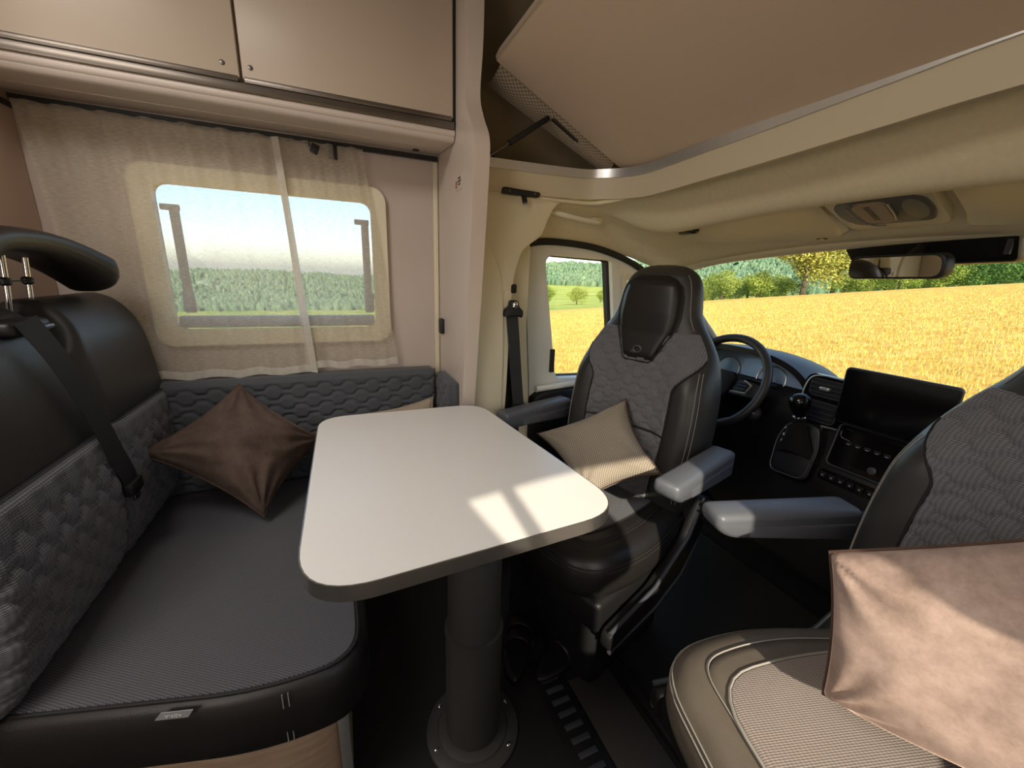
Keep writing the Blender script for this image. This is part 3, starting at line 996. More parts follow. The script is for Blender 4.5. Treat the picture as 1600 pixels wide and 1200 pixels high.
def curtain(name, label, top, bot, ztop, zbot, y, folds, seed, amp):
    """top/bot: (x0, x1) at rail and hem"""
    r_ = np.random.default_rng(seed)
    ph = r_.uniform(0, 6.28, 4)
    t = thing(name, label, 'curtain', ((bot[0] + bot[1]) / 2, y, zbot), group='sheer curtains at the side window')

    def fn(u, v):
        x = (top[0] + (top[1] - top[0]) * u) * (1 - v) + (bot[0] + (bot[1] - bot[0]) * u) * v
        f = math.sin(folds * 2 * math.pi * u + ph[0]) * .6 + math.sin(folds * 3.7 * math.pi * u + ph[1] + v * 1.2) * .4
        a = amp * (1.0 - .45 * v) * (1 - .25 * math.sin(v * 3.1))
        zt = ztop(x) if callable(ztop) else ztop
        zb = zbot + 0.004 * math.sin(folds * 4 * u + ph[2])
        return (x, y + a * f + .004 * math.sin(9 * v + ph[3]), zt + (zb - zt) * v)
    w = top[1] - top[0]
    grid('cloth', fn, 120, 40, M['sheer'], t, w, .8)
    e = 0.0015
    grid('hem', lambda u, v: tuple(np.array(fn(u, .965 + .035 * v)) + [0, -e, 0]), 120, 3, M['hem'], t, w, .03)
    grid('side_hem', lambda u, v: tuple(np.array(fn((.0 if seed == 2 else .965) + .035 * u, v)) + [0, -e * 1.5, 0]), 4, 40, M['hem'], t, .02, .8)
    return t


curtain('sheer_curtain', 'wide sheer white curtain panel drawn across most of the side window', (-0.735, -0.135), (-0.68, -0.085), 1.612, 0.850, 1.594, 7, 1, 0.012)
curtain('sheer_curtain', 'narrow sheer white curtain panel beside the end panel, overlapping the wide one', (-0.150, 0.115), (-0.118, 0.205), 1.616, 0.862, 1.606, 4, 2, 0.009)

# ------------------------------------------------------------------ bench
bn = thing('dinette_bench', 'two-place grey bench with black side upholstery and woven seat cloth', 'bench', (-0.3, 1.2, 0.0))
seat_out = roundpoly([(-0.70, 0.86), (-0.60, 0.80), (-0.19, 0.69), (0.005, 0.70), (0.0, 1.58), (-0.70, 1.60)], [.02, .03, .18, .19, .03, .02], n=8)


def inset(poly, d):
    n = len(poly)
    area = sum(poly[i][0] * poly[(i + 1) % n][1] - poly[(i + 1) % n][0] * poly[i][1] for i in range(n))
    sg = 1 if area > 0 else -1
    out = []
    for i in range(n):
        a, b, c = Vector(poly[i - 1]), Vector(poly[i]), Vector(poly[(i + 1) % n])
        t = ((b - a).normalized() + (c - b).normalized())
        t = t.normalized() if t.length > 1e-6 else (c - b).normalized()
        out.append(tuple(b + Vector((-t.y, t.x)) * sg * d))
    return out


def cushion(name, outline, levels, m, parent, crown_=0.0):
    """levels: (inset, z); last one closed with a fan"""
    n = len(outline)
    V, F = [], []
    for d, z in levels:
        V += [(p[0], p[1], z) for p in inset(outline, d)]
    for k in range(len(levels) - 1):
        for i in range(n):
            j = (i + 1) % n
            F.append((k * n + i, k * n + j, (k + 1) * n + j, (k + 1) * n + i))
    cx, cy = np.mean([v[0] for v in V[-n:]]), np.mean([v[1] for v in V[-n:]])
    zt = levels[-1][1] + crown_
    for q, dz in ((.72, .45), (.4, .85)):
        last = V[-n:]
        src = V[(len(levels) - 1) * n:len(levels) * n]
        V += [(cx + (p[0] - cx) * q, cy + (p[1] - cy) * q, levels[-1][1] + crown_ * dz) for p in src]
        b = len(V) - 2 * n
        F += [(b + i, b + (i + 1) % n, b + n + (i + 1) % n, b + n + i) for i in range(n)]
    V.append((cx, cy, zt))
    b = len(V) - 1 - n
    F += [(b + i, b + (i + 1) % n, len(V) - 1) for i in range(n)]
    F.append(tuple(range(n))[::-1])
    uv = [(v[0], v[1]) for v in V]
    return mobj(name, V, F, m, parent, 50, uv)


cushion('seat_side', seat_out, [(0.012, 0.300), (0.0, 0.312), (-0.006, 0.35), (-0.006, 0.40), (0.002, 0.430), (0.014, 0.4465), (0.03, 0.449)], M['leather_black'], bn)
cushion('seat_cover', seat_out, [(0.016, 0.442), (0.020, 0.4505), (0.032, 0.453)], M['benchcloth'], bn, 0.008)
tube('seam_piping', [(p[0], p[1], 0.4485) for p in inset(seat_out, 0.014)], 0.0032, M['stitch_dark'], bn, n=6, closed=True)
# side stitching near the front corner
for q in (0.0, 0.010):
    tube('stitching', [(-0.150 + q, 0.6905, z) for z in np.linspace(0.315, 0.438, 9)], 0.0012, M['stitch'], bn, n=5)
tg_ = plate('cloth_tag', [(-0.352, 0.433), (-0.300, 0.433), (-0.290, 0.449), (-0.340, 0.449)], 0.0, 0.0015, lambda u, v, w: (u, 0.722 - (u + 0.32) * 0.268 - w - 0.004, v), M['tag'], bn)
dv = Vector((1, -0.268, 0)).normalized()
MWt = Matrix(((-dv.x, 0, -dv.y * -1 * -1, -0.322), (-dv.y, 0, -1, 0.722 + 0.0005 - 0.0062), (0, -1, 0, 0.441), (0, 0, 0, 1)))
text('tag_print', 'ADRIA', 0.0095, M['white'], tg_, MWt)
plate('bench_base', roundpoly([(-0.70, 0.88), (-0.60, 0.84), (-0.20, 0.74), (-0.045, 0.755), (-0.045, 1.58), (-0.70, 1.60)], [.02, .03, .12, .12, .02, .02]), 0.002, 0.302, XY, M['wood'], bn)
box('edge_strip', (-0.066, 0.742, 0.01), (-0.042, 0.760, 0.300), M['alu'], bn, bevel=0.004)


def bench_back(y0, y1, label_side):
    """padded back: leather above, quilted cloth below; closed rounded block"""
    yc, hw = (y0 + y1) / 2, (y1 - y0) / 2
    nx = 40
    prof = np.array([(0.448, -0.600), (0.47, -0.572), (0.52, -0.548), (0.60, -0.532), (0.70, -0.527), (0.83, -0.535), (0.95, -0.546), (1.03, -0.558), (1.08, -0.575), (1.115, -0.605), (1.13, -0.645), (1.122, -0.685), (1.09, -0.71)])
    pc = catmull(prof, 4)

    def edge(u, z):
        a = abs(2 * u - 1)
        rnd = 0.0 if a < .80 else ((a - .80) / .20) ** 2.4
        top = sstep(0.98, 1.13, z)
        return rnd, top

    def fn(u, v, off=0.0):
        i = v * (len(pc) - 1)
        i0 = min(int(i), len(pc) - 2)
        z, x = pc[i0] + (pc[i0 + 1] - pc[i0]) * (i - i0)
        rnd, top = edge(u, z)
        y = yc + hw * (2 * u - 1) * (1 - .10 * top * 1.0)
        return (x - 0.045 * rnd + off, y, z - .10 * top * rnd * 1.2)
    bk = grid('back_leather', lambda u, v: fn(u, v), nx, len(pc), M['leather'], bn, 2 * hw, .75, thick=0.05)
    box('back_frame', (-0.74, y0 + .012, 0.44), (-0.585, y1 - .012, 1.05), M['black'], bn, bevel=0.03)
    vtop = float(np.interp(0.832, pc[:, 0][:40], np.arange(len(pc))[:40])) / (len(pc) - 1)

    def qf(u, v):
        vv = v * vtop
        p = fn(u, vv)
        su, sv = u * 2 * hw, v * 0.40
        e = min(1, u / .03, (1 - u) / .03, (1 - v) / .02)
        return (p[0] + 0.0125 * max(0, e) + quilt(su, sv, 0.030, 0.066, 0.0085) * max(0, e) * sstep(0, .1, 1 - v), p[1], p[2])
    qp = grid('quilted_panel', qf, int(2 * hw / .0048), 84, M['quilt'], bk, 2 * hw, .40)
    tube('seam', [tuple(np.array(fn(u, vtop + .002)) + [0.004, 0, 0]) for u in np.linspace(.02, .98, 20)], 0.002, M['stitch_dark'], bk, n=5)
    return fn


f_near = bench_back(0.775, 1.205, 'near')
f_far = bench_back(1.215, 1.610, 'far')

# headrest of the far place: winged pad on two chrome posts
hr = thing('headrest', 'black leather winged headrest on chrome posts above the bench', 'headrest', (-0.65, 1.29, 1.12))


def hpad(u, v):
    a = 2 * u - 1
    y = 1.245 + 0.240 * math.copysign(abs(a) ** .92, a)
    droop = abs(a) ** 2.3
    zc = 1.252 - 0.085 * droop
    hh = 0.030 + 0.022 * droop * (1 - max(0, abs(a) - .9) * 6)
    hx = 0.055 * (1 - max(0, abs(a) - .92) * 5)
    th = 2 * math.pi * v
    c, s_ = math.cos(th), math.sin(th)
    cx = -0.645 + 0.055 * droop
    return (cx + hx * math.copysign(abs(c) ** .7, c) + .012 * s_, y + 0.012 * s_ * a, zc + hh * math.copysign(abs(s_) ** .75, s_) * (1 - max(0, abs(a) - .93) * 9))


grid('pad', hpad, 41, 33, M['leather_black'], hr)
for s_ in (0.0, 1.0):
    rim = [hpad(s_, v) for v in np.linspace(0, 1, 33)[:-1]]
    cen = np.mean(rim, axis=0)
    mobj('end_cap', rim + [tuple(cen)], [(i, (i + 1) % 32, 32) for i in range(32)], M['leather_black'], hr, 60)
for y in (1.232, 1.303):
    p = tube('post', [(-0.655, y, 1.09), (-0.648, y + .001, 1.17), (-0.640, y, 1.25)], 0.0055, M['chrome'], hr, n=10)
    lathe('collar', [(0.006, 0), (0.010, .004), (0.010, .014), (0.006, .018)], (-0.649, y, 1.160), (0, 0, 1), M['black'], p, 16)
tube('tie_rod', [(-0.649, 1.232, 1.169), (-0.649, 1.303, 1.169)], 0.0015, M['black'], hr, n=6)

# lap-and-shoulder belt over the seam of the two backs
bl = thing('bench_belt', 'grey seat belt hanging down between the two bench backs', 'seat belt', (-0.52, 1.2, 0.6))


def band(name, P, w, side, m, parent, t=0.0016):
    P = [Vector(p) for p in P]
    sd = Vector(side).normalized()
    V, F = [], []
    k = len(P)
    for i in range(k):
        tg2 = (P[min(i + 1, k - 1)] - P[max(i - 1, 0)]).normalized()
        s2 = (sd - tg2 * sd.dot(tg2)).normalized()
        n2 = tg2.cross(s2)
        for a, b in ((-1, -1), (1, -1), (1, 1), (-1, 1)):
            V.append(tuple(P[i] + s2 * (w / 2 * a) + n2 * (t / 2 * b)))
    for i in range(k - 1):
        for j in range(4):
            F.append((i * 4 + j, i * 4 + (j + 1) % 4, i * 4 + 4 + (j + 1) % 4, i * 4 + 4 + j))
    F += [(0, 1, 2, 3), tuple((k - 1) * 4 + j for j in (3, 2, 1, 0))]
    return mobj(name, V, F, m, parent, 40)


band('strap', [tuple(p) for p in catmull([(-0.545, 1.06, 1.105), (-0.525, 1.085, 1.02), (-0.513, 1.125, 0.90), (-0.509, 1.165, 0.78), (-0.508, 1.195, 0.705), (-0.512, 1.205, 0.68)], 5)], 0.046, (0.25, 1, .35), M['belt'], bl)
bg = box('belt_guide', (-0.62, 1.03, 1.072), (-0.552, 1.150, 1.104), M['black'], bl, bevel=0.012, seg=3)
box('guide_lip', (-0.566, 1.07, 1.078), (-0.545, 1.150, 1.092), M['blackgloss'], bg, bevel=0.008)
ck = box('tongue_holder', (-0.520, 1.172, 0.655), (-0.496, 1.235, 0.690), M['black'], bl, bevel=0.007)
box('metal_tongue', (-0.513, 1.200, 0.632), (-0.507, 1.232, 0.662), M['chrome'], ck, bevel=0.001)

# ------------------------------------------------------------------ wall cushions
wcush = thing('wall_cushion', 'long quilted grey backrest cushion along the side wall under the curtain', 'cushion', (-0.1, 1.6, 0.45))
box('core', (-0.575, 1.560, 0.452), (0.340, 1.636, 0.846), M['quilt_wall'], wcush, bevel=0.012, seg=3)


def wq(u, v):
    su, sv = u * 0.92, v * 0.385
    e = max(0, min(1, u / .012, (1 - u) / .012, v / .03, (1 - v) / .045))
    return (-0.577 + 0.92 * u, 1.566 - 0.020 * e ** .5 - quilt(su, sv + .01, 0.036, 0.082, 0.008) * e * sstep(0, .12, 1 - v), 0.455 + 0.393 * v)


grid('quilted_face', wq, 200, 90, M['quilt_wall'], wcush, .92, .39, uvfn=lambda u, v: (u * .92, v * .39))
ecush = thing('end_cushion', 'short quilted grey cushion against the end panel beside the table', 'cushion', (0.36, 1.44, 0.45))
box('core', (0.350, 1.345, 0.452), (0.380, 1.548, 0.842), M['quilt_wall'], ecush, bevel=0.010, seg=3)


def eq(u, v):
    e = max(0, min(1, u / .05, (1 - u) / .05, v / .03, (1 - v) / .04))
    return (0.352 - 0.012 * e ** .5 - quilt(u * .2, v * .385, 0.036, 0.082, 0.006) * e, 1.346 + .2 * (1 - u), 0.455 + .385 * v)


grid('quilted_face', eq, 44, 84, M['quilt_wall'], ecush, .2, .385)

# ------------------------------------------------------------------ table
tb = thing('dining_table', 'white laminate table with aluminium edge on a grey telescopic column', 'table', (0.25, 0.78, 0.0))
tco = [(-0.078, 1.283), (-0.088, 0.518), (0.506, 0.550), (0.433, 1.273)]
top = roundpoly(tco, [.085, .12, .11, .085], n=10)
plate('table_top', inset(top, 0.0025), 0.753, 0.780, XY, M['table'], tb)
plate('edge_band', top, 0.752, 0.7795, XY, M['edge'], tb, holes=[inset(top, 0.0022)])
cushion('underside', inset(top, 0.003), [(0.055, 0.732), (0.012, 0.743), (0.0, 0.7535)], M['tableunder'], tb)
LX, LY = 0.262, 0.785
lathe('column_inner', [(0.060, 0.40), (0.060, 0.735)], (LX, LY, 0), (0, 0, 1), M['leg'], tb)
lathe('column_middle', [(0.066, 0.22), (0.066, 0.575), (0.0685, 0.577), (0.0685, 0.586), (0.062, 0.588)], (LX, LY, 0), (0, 0, 1), M['leg'], tb)
lathe('column_outer', [(0.072, 0.012), (0.072, 0.345), (0.0745, 0.347), (0.0745, 0.358), (0.067, 0.360)], (LX, LY, 0), (0, 0, 1), M['leg'], tb)
fg = lathe('floor_flange', [(0.126, 0.001), (0.126, 0.008), (0.122, 0.011), (0.097, 0.012), (0.094, 0.017), (0.088, 0.019), (0.073, 0.020)], (LX, LY, 0), (0, 0, 1), M['leg'], tb, 48)
for a in range(0, 360, 60):
    an = math.radians(a + 12)
    lathe('bolt', [(0.006, 0), (0.006, .003), (0.003, .005)], (LX + .110 * math.cos(an), LY + .110 * math.sin(an), 0.0115), (0, 0, 1), M['chrome'], fg, 8)
box('lock_lever', (0.270, 0.640, 0.722), (0.330, 0.700, 0.736), M['black'], tb, bevel=0.004)


# ------------------------------------------------------------------ cushions (loose pillows)
def pillow(name, label, C, t, m, mp, seed, n=40, pinch=.10, wr=.006, group=None, tx=.45, pw=.55):
    """C: four corners in order; puffed between them with drawn-in sides"""
    C = [np.array(c, float) for c in C]
    cen = sum(C) / 4
    nrm = np.cross(C[2] - C[0], C[3] - C[1])
    nrm /= np.linalg.norm(nrm)
    if nrm @ (np.array([0, 0, CAM_H]) - cen) < 0:
        nrm = -nrm
    root = thing(name, label, 'pillow', (cen[0], cen[1], min(c[2] for c in C)), group=group)
    us = np.linspace(-1, 1, n)
    V, UV = [], []

    def base(u, v):
        u2 = u * (1 - pinch * (1 - v * v) * u * u)
        v2 = v * (1 - pinch * (1 - u * u) * v * v)
        a, b = (u2 + 1) / 2, (v2 + 1) / 2
        return (C[0] * (1 - a) + C[1] * a) * (1 - b) + (C[3] * (1 - a) + C[2] * a) * b

    def puff(u, v, sd):
        h = (max(0, 1 - abs(u) ** 2.6) * max(0, 1 - abs(v) ** 2.6)) ** pw
        w = 0
        for cu, cv in ((-1, -1), (1, -1), (1, 1), (-1, 1)):
            d = math.hypot(u - cu, v - cv)
            an = math.atan2(v - cv, u - cu)
            w += math.sin(an * 15 + seed + cu + 1.5 * d) * math.exp(-(d / .75) ** 2)
        nz = noise.noise(Vector((u * 1.6 + seed, v * 1.6, sd * 3.0)))
        return h * t / 2 * (1 + .18 * nz) + wr * w * h ** .7
    G = {}
    for sd in (1, -1):
        for j, v in enumerate(us):
            for i, u in enumerate(us):
                brd = i in (0, n - 1) or j in (0, n - 1)
                if sd == -1 and brd:
                    G[(sd, i, j)] = G[(1, i, j)]
                    continue
                p = base(u, v) + nrm * (sd * puff(u, v, sd))
                G[(sd, i, j)] = len(V)
                V.append(p)
                UV.append((u * tx / 2, v * tx / 2))
    F = []
    for sd in (1, -1):
        for j in range(n - 1):
            for i in range(n - 1):
                f = (G[(sd, i, j)], G[(sd, i + 1, j)], G[(sd, i + 1, j + 1)], G[(sd, i, j + 1)])
                F.append(f if sd == 1 else f[::-1])
    b0 = (V[F[0][1]] - V[F[0][0]])
    if np.cross(C[1] - C[0], C[3] - C[0]) @ nrm < 0:
        F = [f[::-1] for f in F]
    mobj('cover', np.array(V), F, m, root, 180, UV)
    E = np.linspace(-1, 1, 16)
    path = [base(u, -1) for u in E[:-1]] + [base(1, v) for v in E[:-1]] + [base(-u, 1) for u in E[:-1]] + [base(-1, -v) for v in E[:-1]]
    tube('piping', [tuple(p) for p in path], 0.0035, mp, root, n=6, closed=True)
    return root


pillow('throw_pillow', 'dark brown velvet pillow lying in the corner of the bench', [(-0.315, 1.505, 0.845), (-0.545, 1.345, 0.705), (-0.250, 1.26, 0.490), (-0.085, 1.47, 0.640)], 0.19, M['velvet'], M['velvet_piping'], 1.0, n=60, wr=.013, pinch=.12)
pillow('throw_pillow', 'beige pillow half hidden between table and wall cushion', [(0.325, 1.535, 0.735), (0.02, 1.535, 0.690), (0.02, 1.40, 0.475), (0.325, 1.40, 0.475)], 0.06, M['beige_cloth'], M['beige_cloth'], 4.0)


# ------------------------------------------------------------------ cab seats (swivelled)
WP = np.array([(0.46, .215), (0.50, .240), (0.58, .258), (0.70, .268), (0.80, .268), (0.88, .262), (0.94, .250), (0.99, .232), (1.035, .205), (1.075, .175), (1.11, .155), (1.15, .146), (1.19, .139), (1.225, .125), (1.25, .102), (1.266, .070), (1.272, .030)])
TP = np.array([(0.46, .060), (0.55, .075), (0.80, .075), (0.95, .068), (1.05, .058), (1.12, .062), (1.20, .062), (1.24, .054), (1.262, .034), (1.272, .012)])
WC = catmull(WP, 4)


def half_w(z):
    return float(np.interp(z, WC[:, 0], WC[:, 1]))


def half_t(z):
    return float(np.interp(z, TP[:, 0], TP[:, 1]))


def lean(z):
    return -0.195 - 0.115 * (z - 0.46) / 0.8


def bolster(a, z):
    """forward swell of the side wings at relative half width a"""
    k = sstep(.48, .60, z) * (1 - sstep(.88, 1.02, z))
    return 0.055 * k * sstep(.35, .82, a) + 0.012 * (1 - k) * 0


def front_x(y, z):
    w, t = half_w(z), half_t(z)
    a = min(.999, abs(y) / w)
    return lean(z) + t * (1 - a ** 3.2) ** .42 + bolster(a, z) * (1 - a ** 7) ** .6


def seat_back_body(parent, m):
    V, F = [], []
    nr = 56
    for z, w in WC:
        t = half_t(z)
        for j in range(nr):
            th = 2 * math.pi * j / nr
            c, s_ = math.cos(th), math.sin(th)
            y = w * math.copysign(abs(c) ** .62, c)
            if s_ >= 0:
                x = front_x(min(max(y, -w * .999), w * .999), z) if abs(c) < .9999 else lean(z)
            else:
                x = lean(z) - t * .9 * (1 - min(.9999, abs(y) / w) ** 3.2) ** .42
            V.append((x, y, z))
    k = len(WC)
    for i in range(k - 1):
        for j in range(nr):
            F.append((i * nr + j, i * nr + (j + 1) % nr, (i + 1) * nr + (j + 1) % nr, (i + 1) * nr + j))
    F.append(tuple(range(nr))[::-1])
    F.append(tuple((k - 1) * nr + j for j in range(nr)))
    return mobj('backrest', V, F, m, parent, 60)


def patch(name, yl, yr, z0, z1, off, m, parent, nu=40, nv=40, disp=None, edge=.06):
    def fn(u, v):
        z = z0 + (z1 - z0) * v
        l, r = (yl(z) if callable(yl) else yl), (yr(z) if callable(yr) else yr)
        y = l + (r - l) * u
        e = max(0, min(1, u / edge, (1 - u) / edge, v / edge, (1 - v) / edge))
        x = front_x(y, z) - .004 + (off + .004) * e ** .5 + (disp(y, z) * e if disp else 0)
        return (x, y, z)
    return grid(name, fn, nu, nv, m, parent, uvfn=lambda u, v: ((yl(z0 + (z1 - z0) * v) if callable(yl) else yl) * (1 - u) + (yr(z0 + (z1 - z0) * v) if callable(yr) else yr) * u, v * (z1 - z0)))


def quilt_half(z):
    return half_w(z) * (.54 + .04 * sstep(.5, .75, z) + .365 * sstep(.875, 1.0, z))


def insert_half(z):
    return float(np.interp(z, [0.955, .965, .985, 1.02, 1.06, 1.11, 1.17, 1.205, 1.225, 1.235], [.046, .058, .068, .084, .104, .113, .110, .100, .078, .050]))


def rounded_box_part(name, lo, hi, m, parent, b=.012):
    return box(name, lo, hi, m, parent, bevel=b, seg=3)


seat_plan = roundpoly([(-0.245, 0.235), (-0.245, -0.235), (0.06, -0.268), (0.285, -0.215), (0.285, 0.215), (0.06, 0.268)], [.05, .05, .2, .17, .17, .2], n=8)


def make_seat(name, label, loc, yaw, cloth, leather, rim, arms=(-1, 1), thread='stitch'):
    s = thing(name, label, 'seat', loc, yaw, 'swivelled cab seats', local=True)
    bk = seat_back_body(s, leather)
    # quilted centre in two fields with a cross seam
    patch('quilted_field', lambda z: -quilt_half(z), lambda z: quilt_half(z), 0.735, 1.062, .0125, M['quilt'], bk, 96, 66, lambda y, z: quilt(y + .3, z, .030, .066, .0080), .03)
    patch('quilted_field', lambda z: -quilt_half(z), lambda z: quilt_half(z), 0.500, 0.732, .0125, M['quilt'], bk, 80, 50, lambda y, z: quilt(y + .3, z, .030, .066, .0080), .03)
    ins = patch('head_pad', lambda z: -insert_half(z), lambda z: insert_half(z), 0.955, 1.235, .021, M['leather_black'], bk, 24, 40, None, .10)
    # pressed emblem: open ring with a tail
    zc = 0.995
    ex = front_x(0, zc) + .0225
    tube('emblem', [(ex, 0.015 * math.cos(a), zc + .0105 * math.sin(a)) for a in np.linspace(0, 2 * math.pi, 20)[:-1]], .0035, M['grey_plastic'], ins, n=6, closed=True)
    plate('emblem_tail', [(-.004, zc - .014), (-.026, zc - .014), (-.013, zc + .006)], ex - .002, ex + .0025, YZ, M['grey_plastic'], ins)
    # piping and stitching
    zz = np.linspace(.955, 1.235, 30)
    rim_ = [(front_x(insert_half(z), z) + .012, insert_half(z), z) for z in zz] + [(front_x(-insert_half(z), z) + .012, -insert_half(z), z) for z in zz[::-1]]
    tube('pad_piping', rim_, .0028, M['stitch_dark'], bk, n=5, closed=True)
    for sg in (-1, 1):
        tube('wing_piping', [(front_x(sg * quilt_half(z), z) + .003, sg * quilt_half(z), z) for z in np.linspace(.50, .985, 36)], .0028, M['stitch_dark'], bk, n=5)
        for f_ in (.865, .90):
            tube('stitching', [(front_x(sg * f_ * half_w(z), z) + .0005, sg * f_ * half_w(z), z) for z in np.linspace(.52, .95, 30)], .0010, M['stitch'], bk, n=4)
        tube('head_seam', [(front_x(sg * .88 * half_w(z), z) + .0005, sg * .88 * half_w(z), z) for z in np.linspace(1.07, 1.24, 16)], .0011, M['stitch'], bk, n=4)
    # seat cushion
    sc = cushion('seat_cushion', seat_plan, [(0.03, 0.355), (0.008, 0.372), (0.0, 0.40), (0.0, 0.440), (0.010, 0.470), (0.030, 0.489), (0.055, 0.496)], rim, s, .004)
    plan2 = inset(seat_plan, .062)
    cushion('cushion_bolster', plan2, [(0.0, 0.488), (0.006, 0.4985), (0.02, 0.5015)], rim, sc, .002)
    cen = roundpoly([(-0.20, 0.150), (-0.20, -0.150), (0.0, -0.158), (0.222, -0.125), (0.222, 0.125), (0.0, 0.158)], [.02, .02, .1, .10, .10, .1], n=6)
    cushion('cushion_insert', cen, [(0.0, 0.496), (0.004, 0.5055), (0.015, 0.508)], cloth, sc, .002)
    tube('insert_piping', [(p[0], p[1], .5045) for p in cen], .0028, M[thread], sc, n=5, closed=True)
    tube('bolster_stitching', [(p[0], p[1], .5005) for p in inset(seat_plan, .064)], .0016, M[thread], sc, n=4, closed=True)
    for d, z in ((.0015, .462), (-.001, .450)):
        tube('rim_stitching', [(p[0], p[1], z) for p in inset(seat_plan, d + .003)], .0016, M[thread], sc, n=4, closed=True)
    # arm rests
    for sg in arms:
        yy = sg * .318
        ar = plate('armrest', roundpoly([(-0.215, .742), (0.140, .742), (0.140, .706), (0.105, .682), (-0.10, .668), (-0.215, .660)], [.02, .028, .02, .03, .03, .02], n=6), yy - .035, yy + .035, XZ, M['armrest'], s, bevel=.013, smooth=60)
        plate('side_shell', roundpoly([(-0.20, .708), (0.060, .712), (0.060, .686), (-0.10, .674), (-0.20, .668)], .006), yy - .0362, yy + .0362, XZ, M['armrest'], ar, bevel=.002)
        lathe('pivot_cap', [(.012, 0), (.012, .003), (.006, .004)], (-0.17, yy - sg * -.030, 0.682), (0, sg, 0), M['blackgloss'], ar, 16)
        lathe('pivot', [(.030, 0), (.030, .06)], (-0.235, sg * .245, 0.695), (0, sg, 0), M['black'], s, 16)
    # frame, side covers, lever, pedestal
    for sg in (-1, 1):
        yy = sg * .262
        sv = plate('side_cover', roundpoly([(-0.30, .52), (-0.24, .545), (-0.16, .42), (0.02, .325), (0.24, .30), (0.235, .235), (0.0, .245), (-0.15, .29), (-0.25, .38)], .03), yy - .016, yy + .016, XZ, M['black'], s, bevel=.005)
        tube('cover_edge', [(-0.245, yy + sg * .012, .535), (-0.165, yy + sg * .015, .425), (0.02, yy + sg * .015, .333), (0.235, yy + sg * .012, .305)], .0065, M['grey_plastic'], sv, n=8)
        tube('lower_edge', [(-0.25, yy + sg * .012, .39), (-0.15, yy + sg * .015, .295), (0.0, yy + sg * .015, .250), (0.23, yy + sg * .012, .238)], .0065, M['grey_plastic'], sv, n=8)
        kn = lathe('recline_knob', [(.030, 0), (.032, .006), (.030, .026), (.020, .030)], (-0.245, yy + sg * .014, .50), (0, sg, 0), M['black'], s, 20)
        for a in range(0, 360, 45):
            an = math.radians(a)
            box('knob_rib', (-0.249 + .030 * math.cos(an), yy + sg * .02 - .012, .496 + .030 * math.sin(an)), (-0.241 + .030 * math.cos(an), yy + sg * .02 + .012, .504 + .030 * math.sin(an)), M['black'], kn)
    rounded_box_part('seat_frame', (-0.25, -.235, .26), (0.24, .235, .365), M['black'], s, .02)
    lathe('swivel_plate', [(.20, .225), (.20, .262)], (0, 0, 0), (0, 0, 1), M['grey_plastic'], s, 32)
    plate('pedestal', roundpoly([(-0.21, -.20), (0.19, -.20), (0.19, .20), (-0.21, .20)], .04), .002, .226, XY, M['black'], s, bevel=.012)
    return s


drv = make_seat('captain_seat', 'swivelled driver seat with quilted back, black head pad and a woven pillow on it', (0.745, 1.005, 0.0), math.radians(198), M['benchcloth'], M['leather'], M['leather_black'], thread='stitch_dark')
pas = make_seat('captain_seat', 'swivelled passenger seat with a taupe velvet pillow on its sunlit cushion', (0.770, 0.195, 0.0), math.radians(164), M['seatcloth'], M['leather'], M['leather_sunlit'], (-1,))

pillow('throw_pillow', 'woven check pillow leaning on the driver seat', [(0.885, 1.045, 0.825), (0.655, 1.245, 0.650), (0.665, 0.915, 0.555), (0.865, 0.825, 0.655)], 0.13, M['houndstooth'], M['velvet_piping'], 2.0, pinch=.16, tx=.42)
pillow('throw_pillow', 'taupe velvet pillow standing in the sun on the passenger seat', [(0.715, 0.306, 0.800), (0.860, 0.03, 1.010), (0.800, -0.09, 0.640), (0.715, 0.262, 0.550)], 0.12, M['velvet_light'], M['velvet_piping'], 3.0, n=56, pinch=.05, wr=.005, pw=.32)

# ------------------------------------------------------------------ overcab bed lid, mattress, gas strut
lid = thing('bed_lid', 'large tan overcab bed board tilted up above the cab', 'bed board', (0.9, 0.6, 1.57))
A_, B_ = np.array([0.925, 0, 1.594]), np.array([0.470, 0, 1.822])
dl = (B_ - A_) / np.linalg.norm(B_ - A_)
nl_ = np.array([dl[2], 0, -dl[0]])


def lidpt(a, y, h):
    p = A_ + (B_ - A_) * a + nl_ * h
    return (p[0], y, p[2])


plate('board', roundpoly([(-0.055, 1.240), (0.0, 1.268), (1.0, 1.285), (1.0, -0.10), (-0.055, -0.10)], [.03, .03, .02, .02, .03]), 0.0, 0.024, lambda u, v, w: lidpt(u, v, w), M['bedboard'], lid)
plate('edge_band', [(1.0, 1.27), (1.0, -0.10), (1.008, -0.10), (1.008, 1.27)], -0.002, 0.026, lambda u, v, w: lidpt(u, v, w), M['panel'], lid)
mtr = thing('mattress', 'overcab mattress in open mesh fabric lying on the tilted board', 'mattress', (0.7, 1.3, 1.6))
plate('core', roundpoly([(0.04, 1.280), (0.96, 1.290), (0.96, -0.05), (0.04, -0.05)], .04), 0.026, 0.125, lambda u, v, w: lidpt(u, v, w), M['textile_dark'], mtr)
grid('mesh_side', lambda u, v: tuple(np.array(lidpt(0.03 + .935 * u, 1.283 + .140 * v * (.35 + .65 * u), 0.012)) - np.array([0, 0, .030 * v * (1 - .5 * u) + .010 * math.sin(v * math.pi)])), 60, 16, M['mesh_fabric'], mtr, .5, .14)
gs = thing('gas_strut', 'black gas strut with metal bracket holding up the bed board', 'gas strut', (0.46, 1.32, 1.57))
tube('rod', [(0.452, 1.318, 1.566), (0.560, 1.316, 1.640)], .0035, M['darkmetal'], gs, n=8)
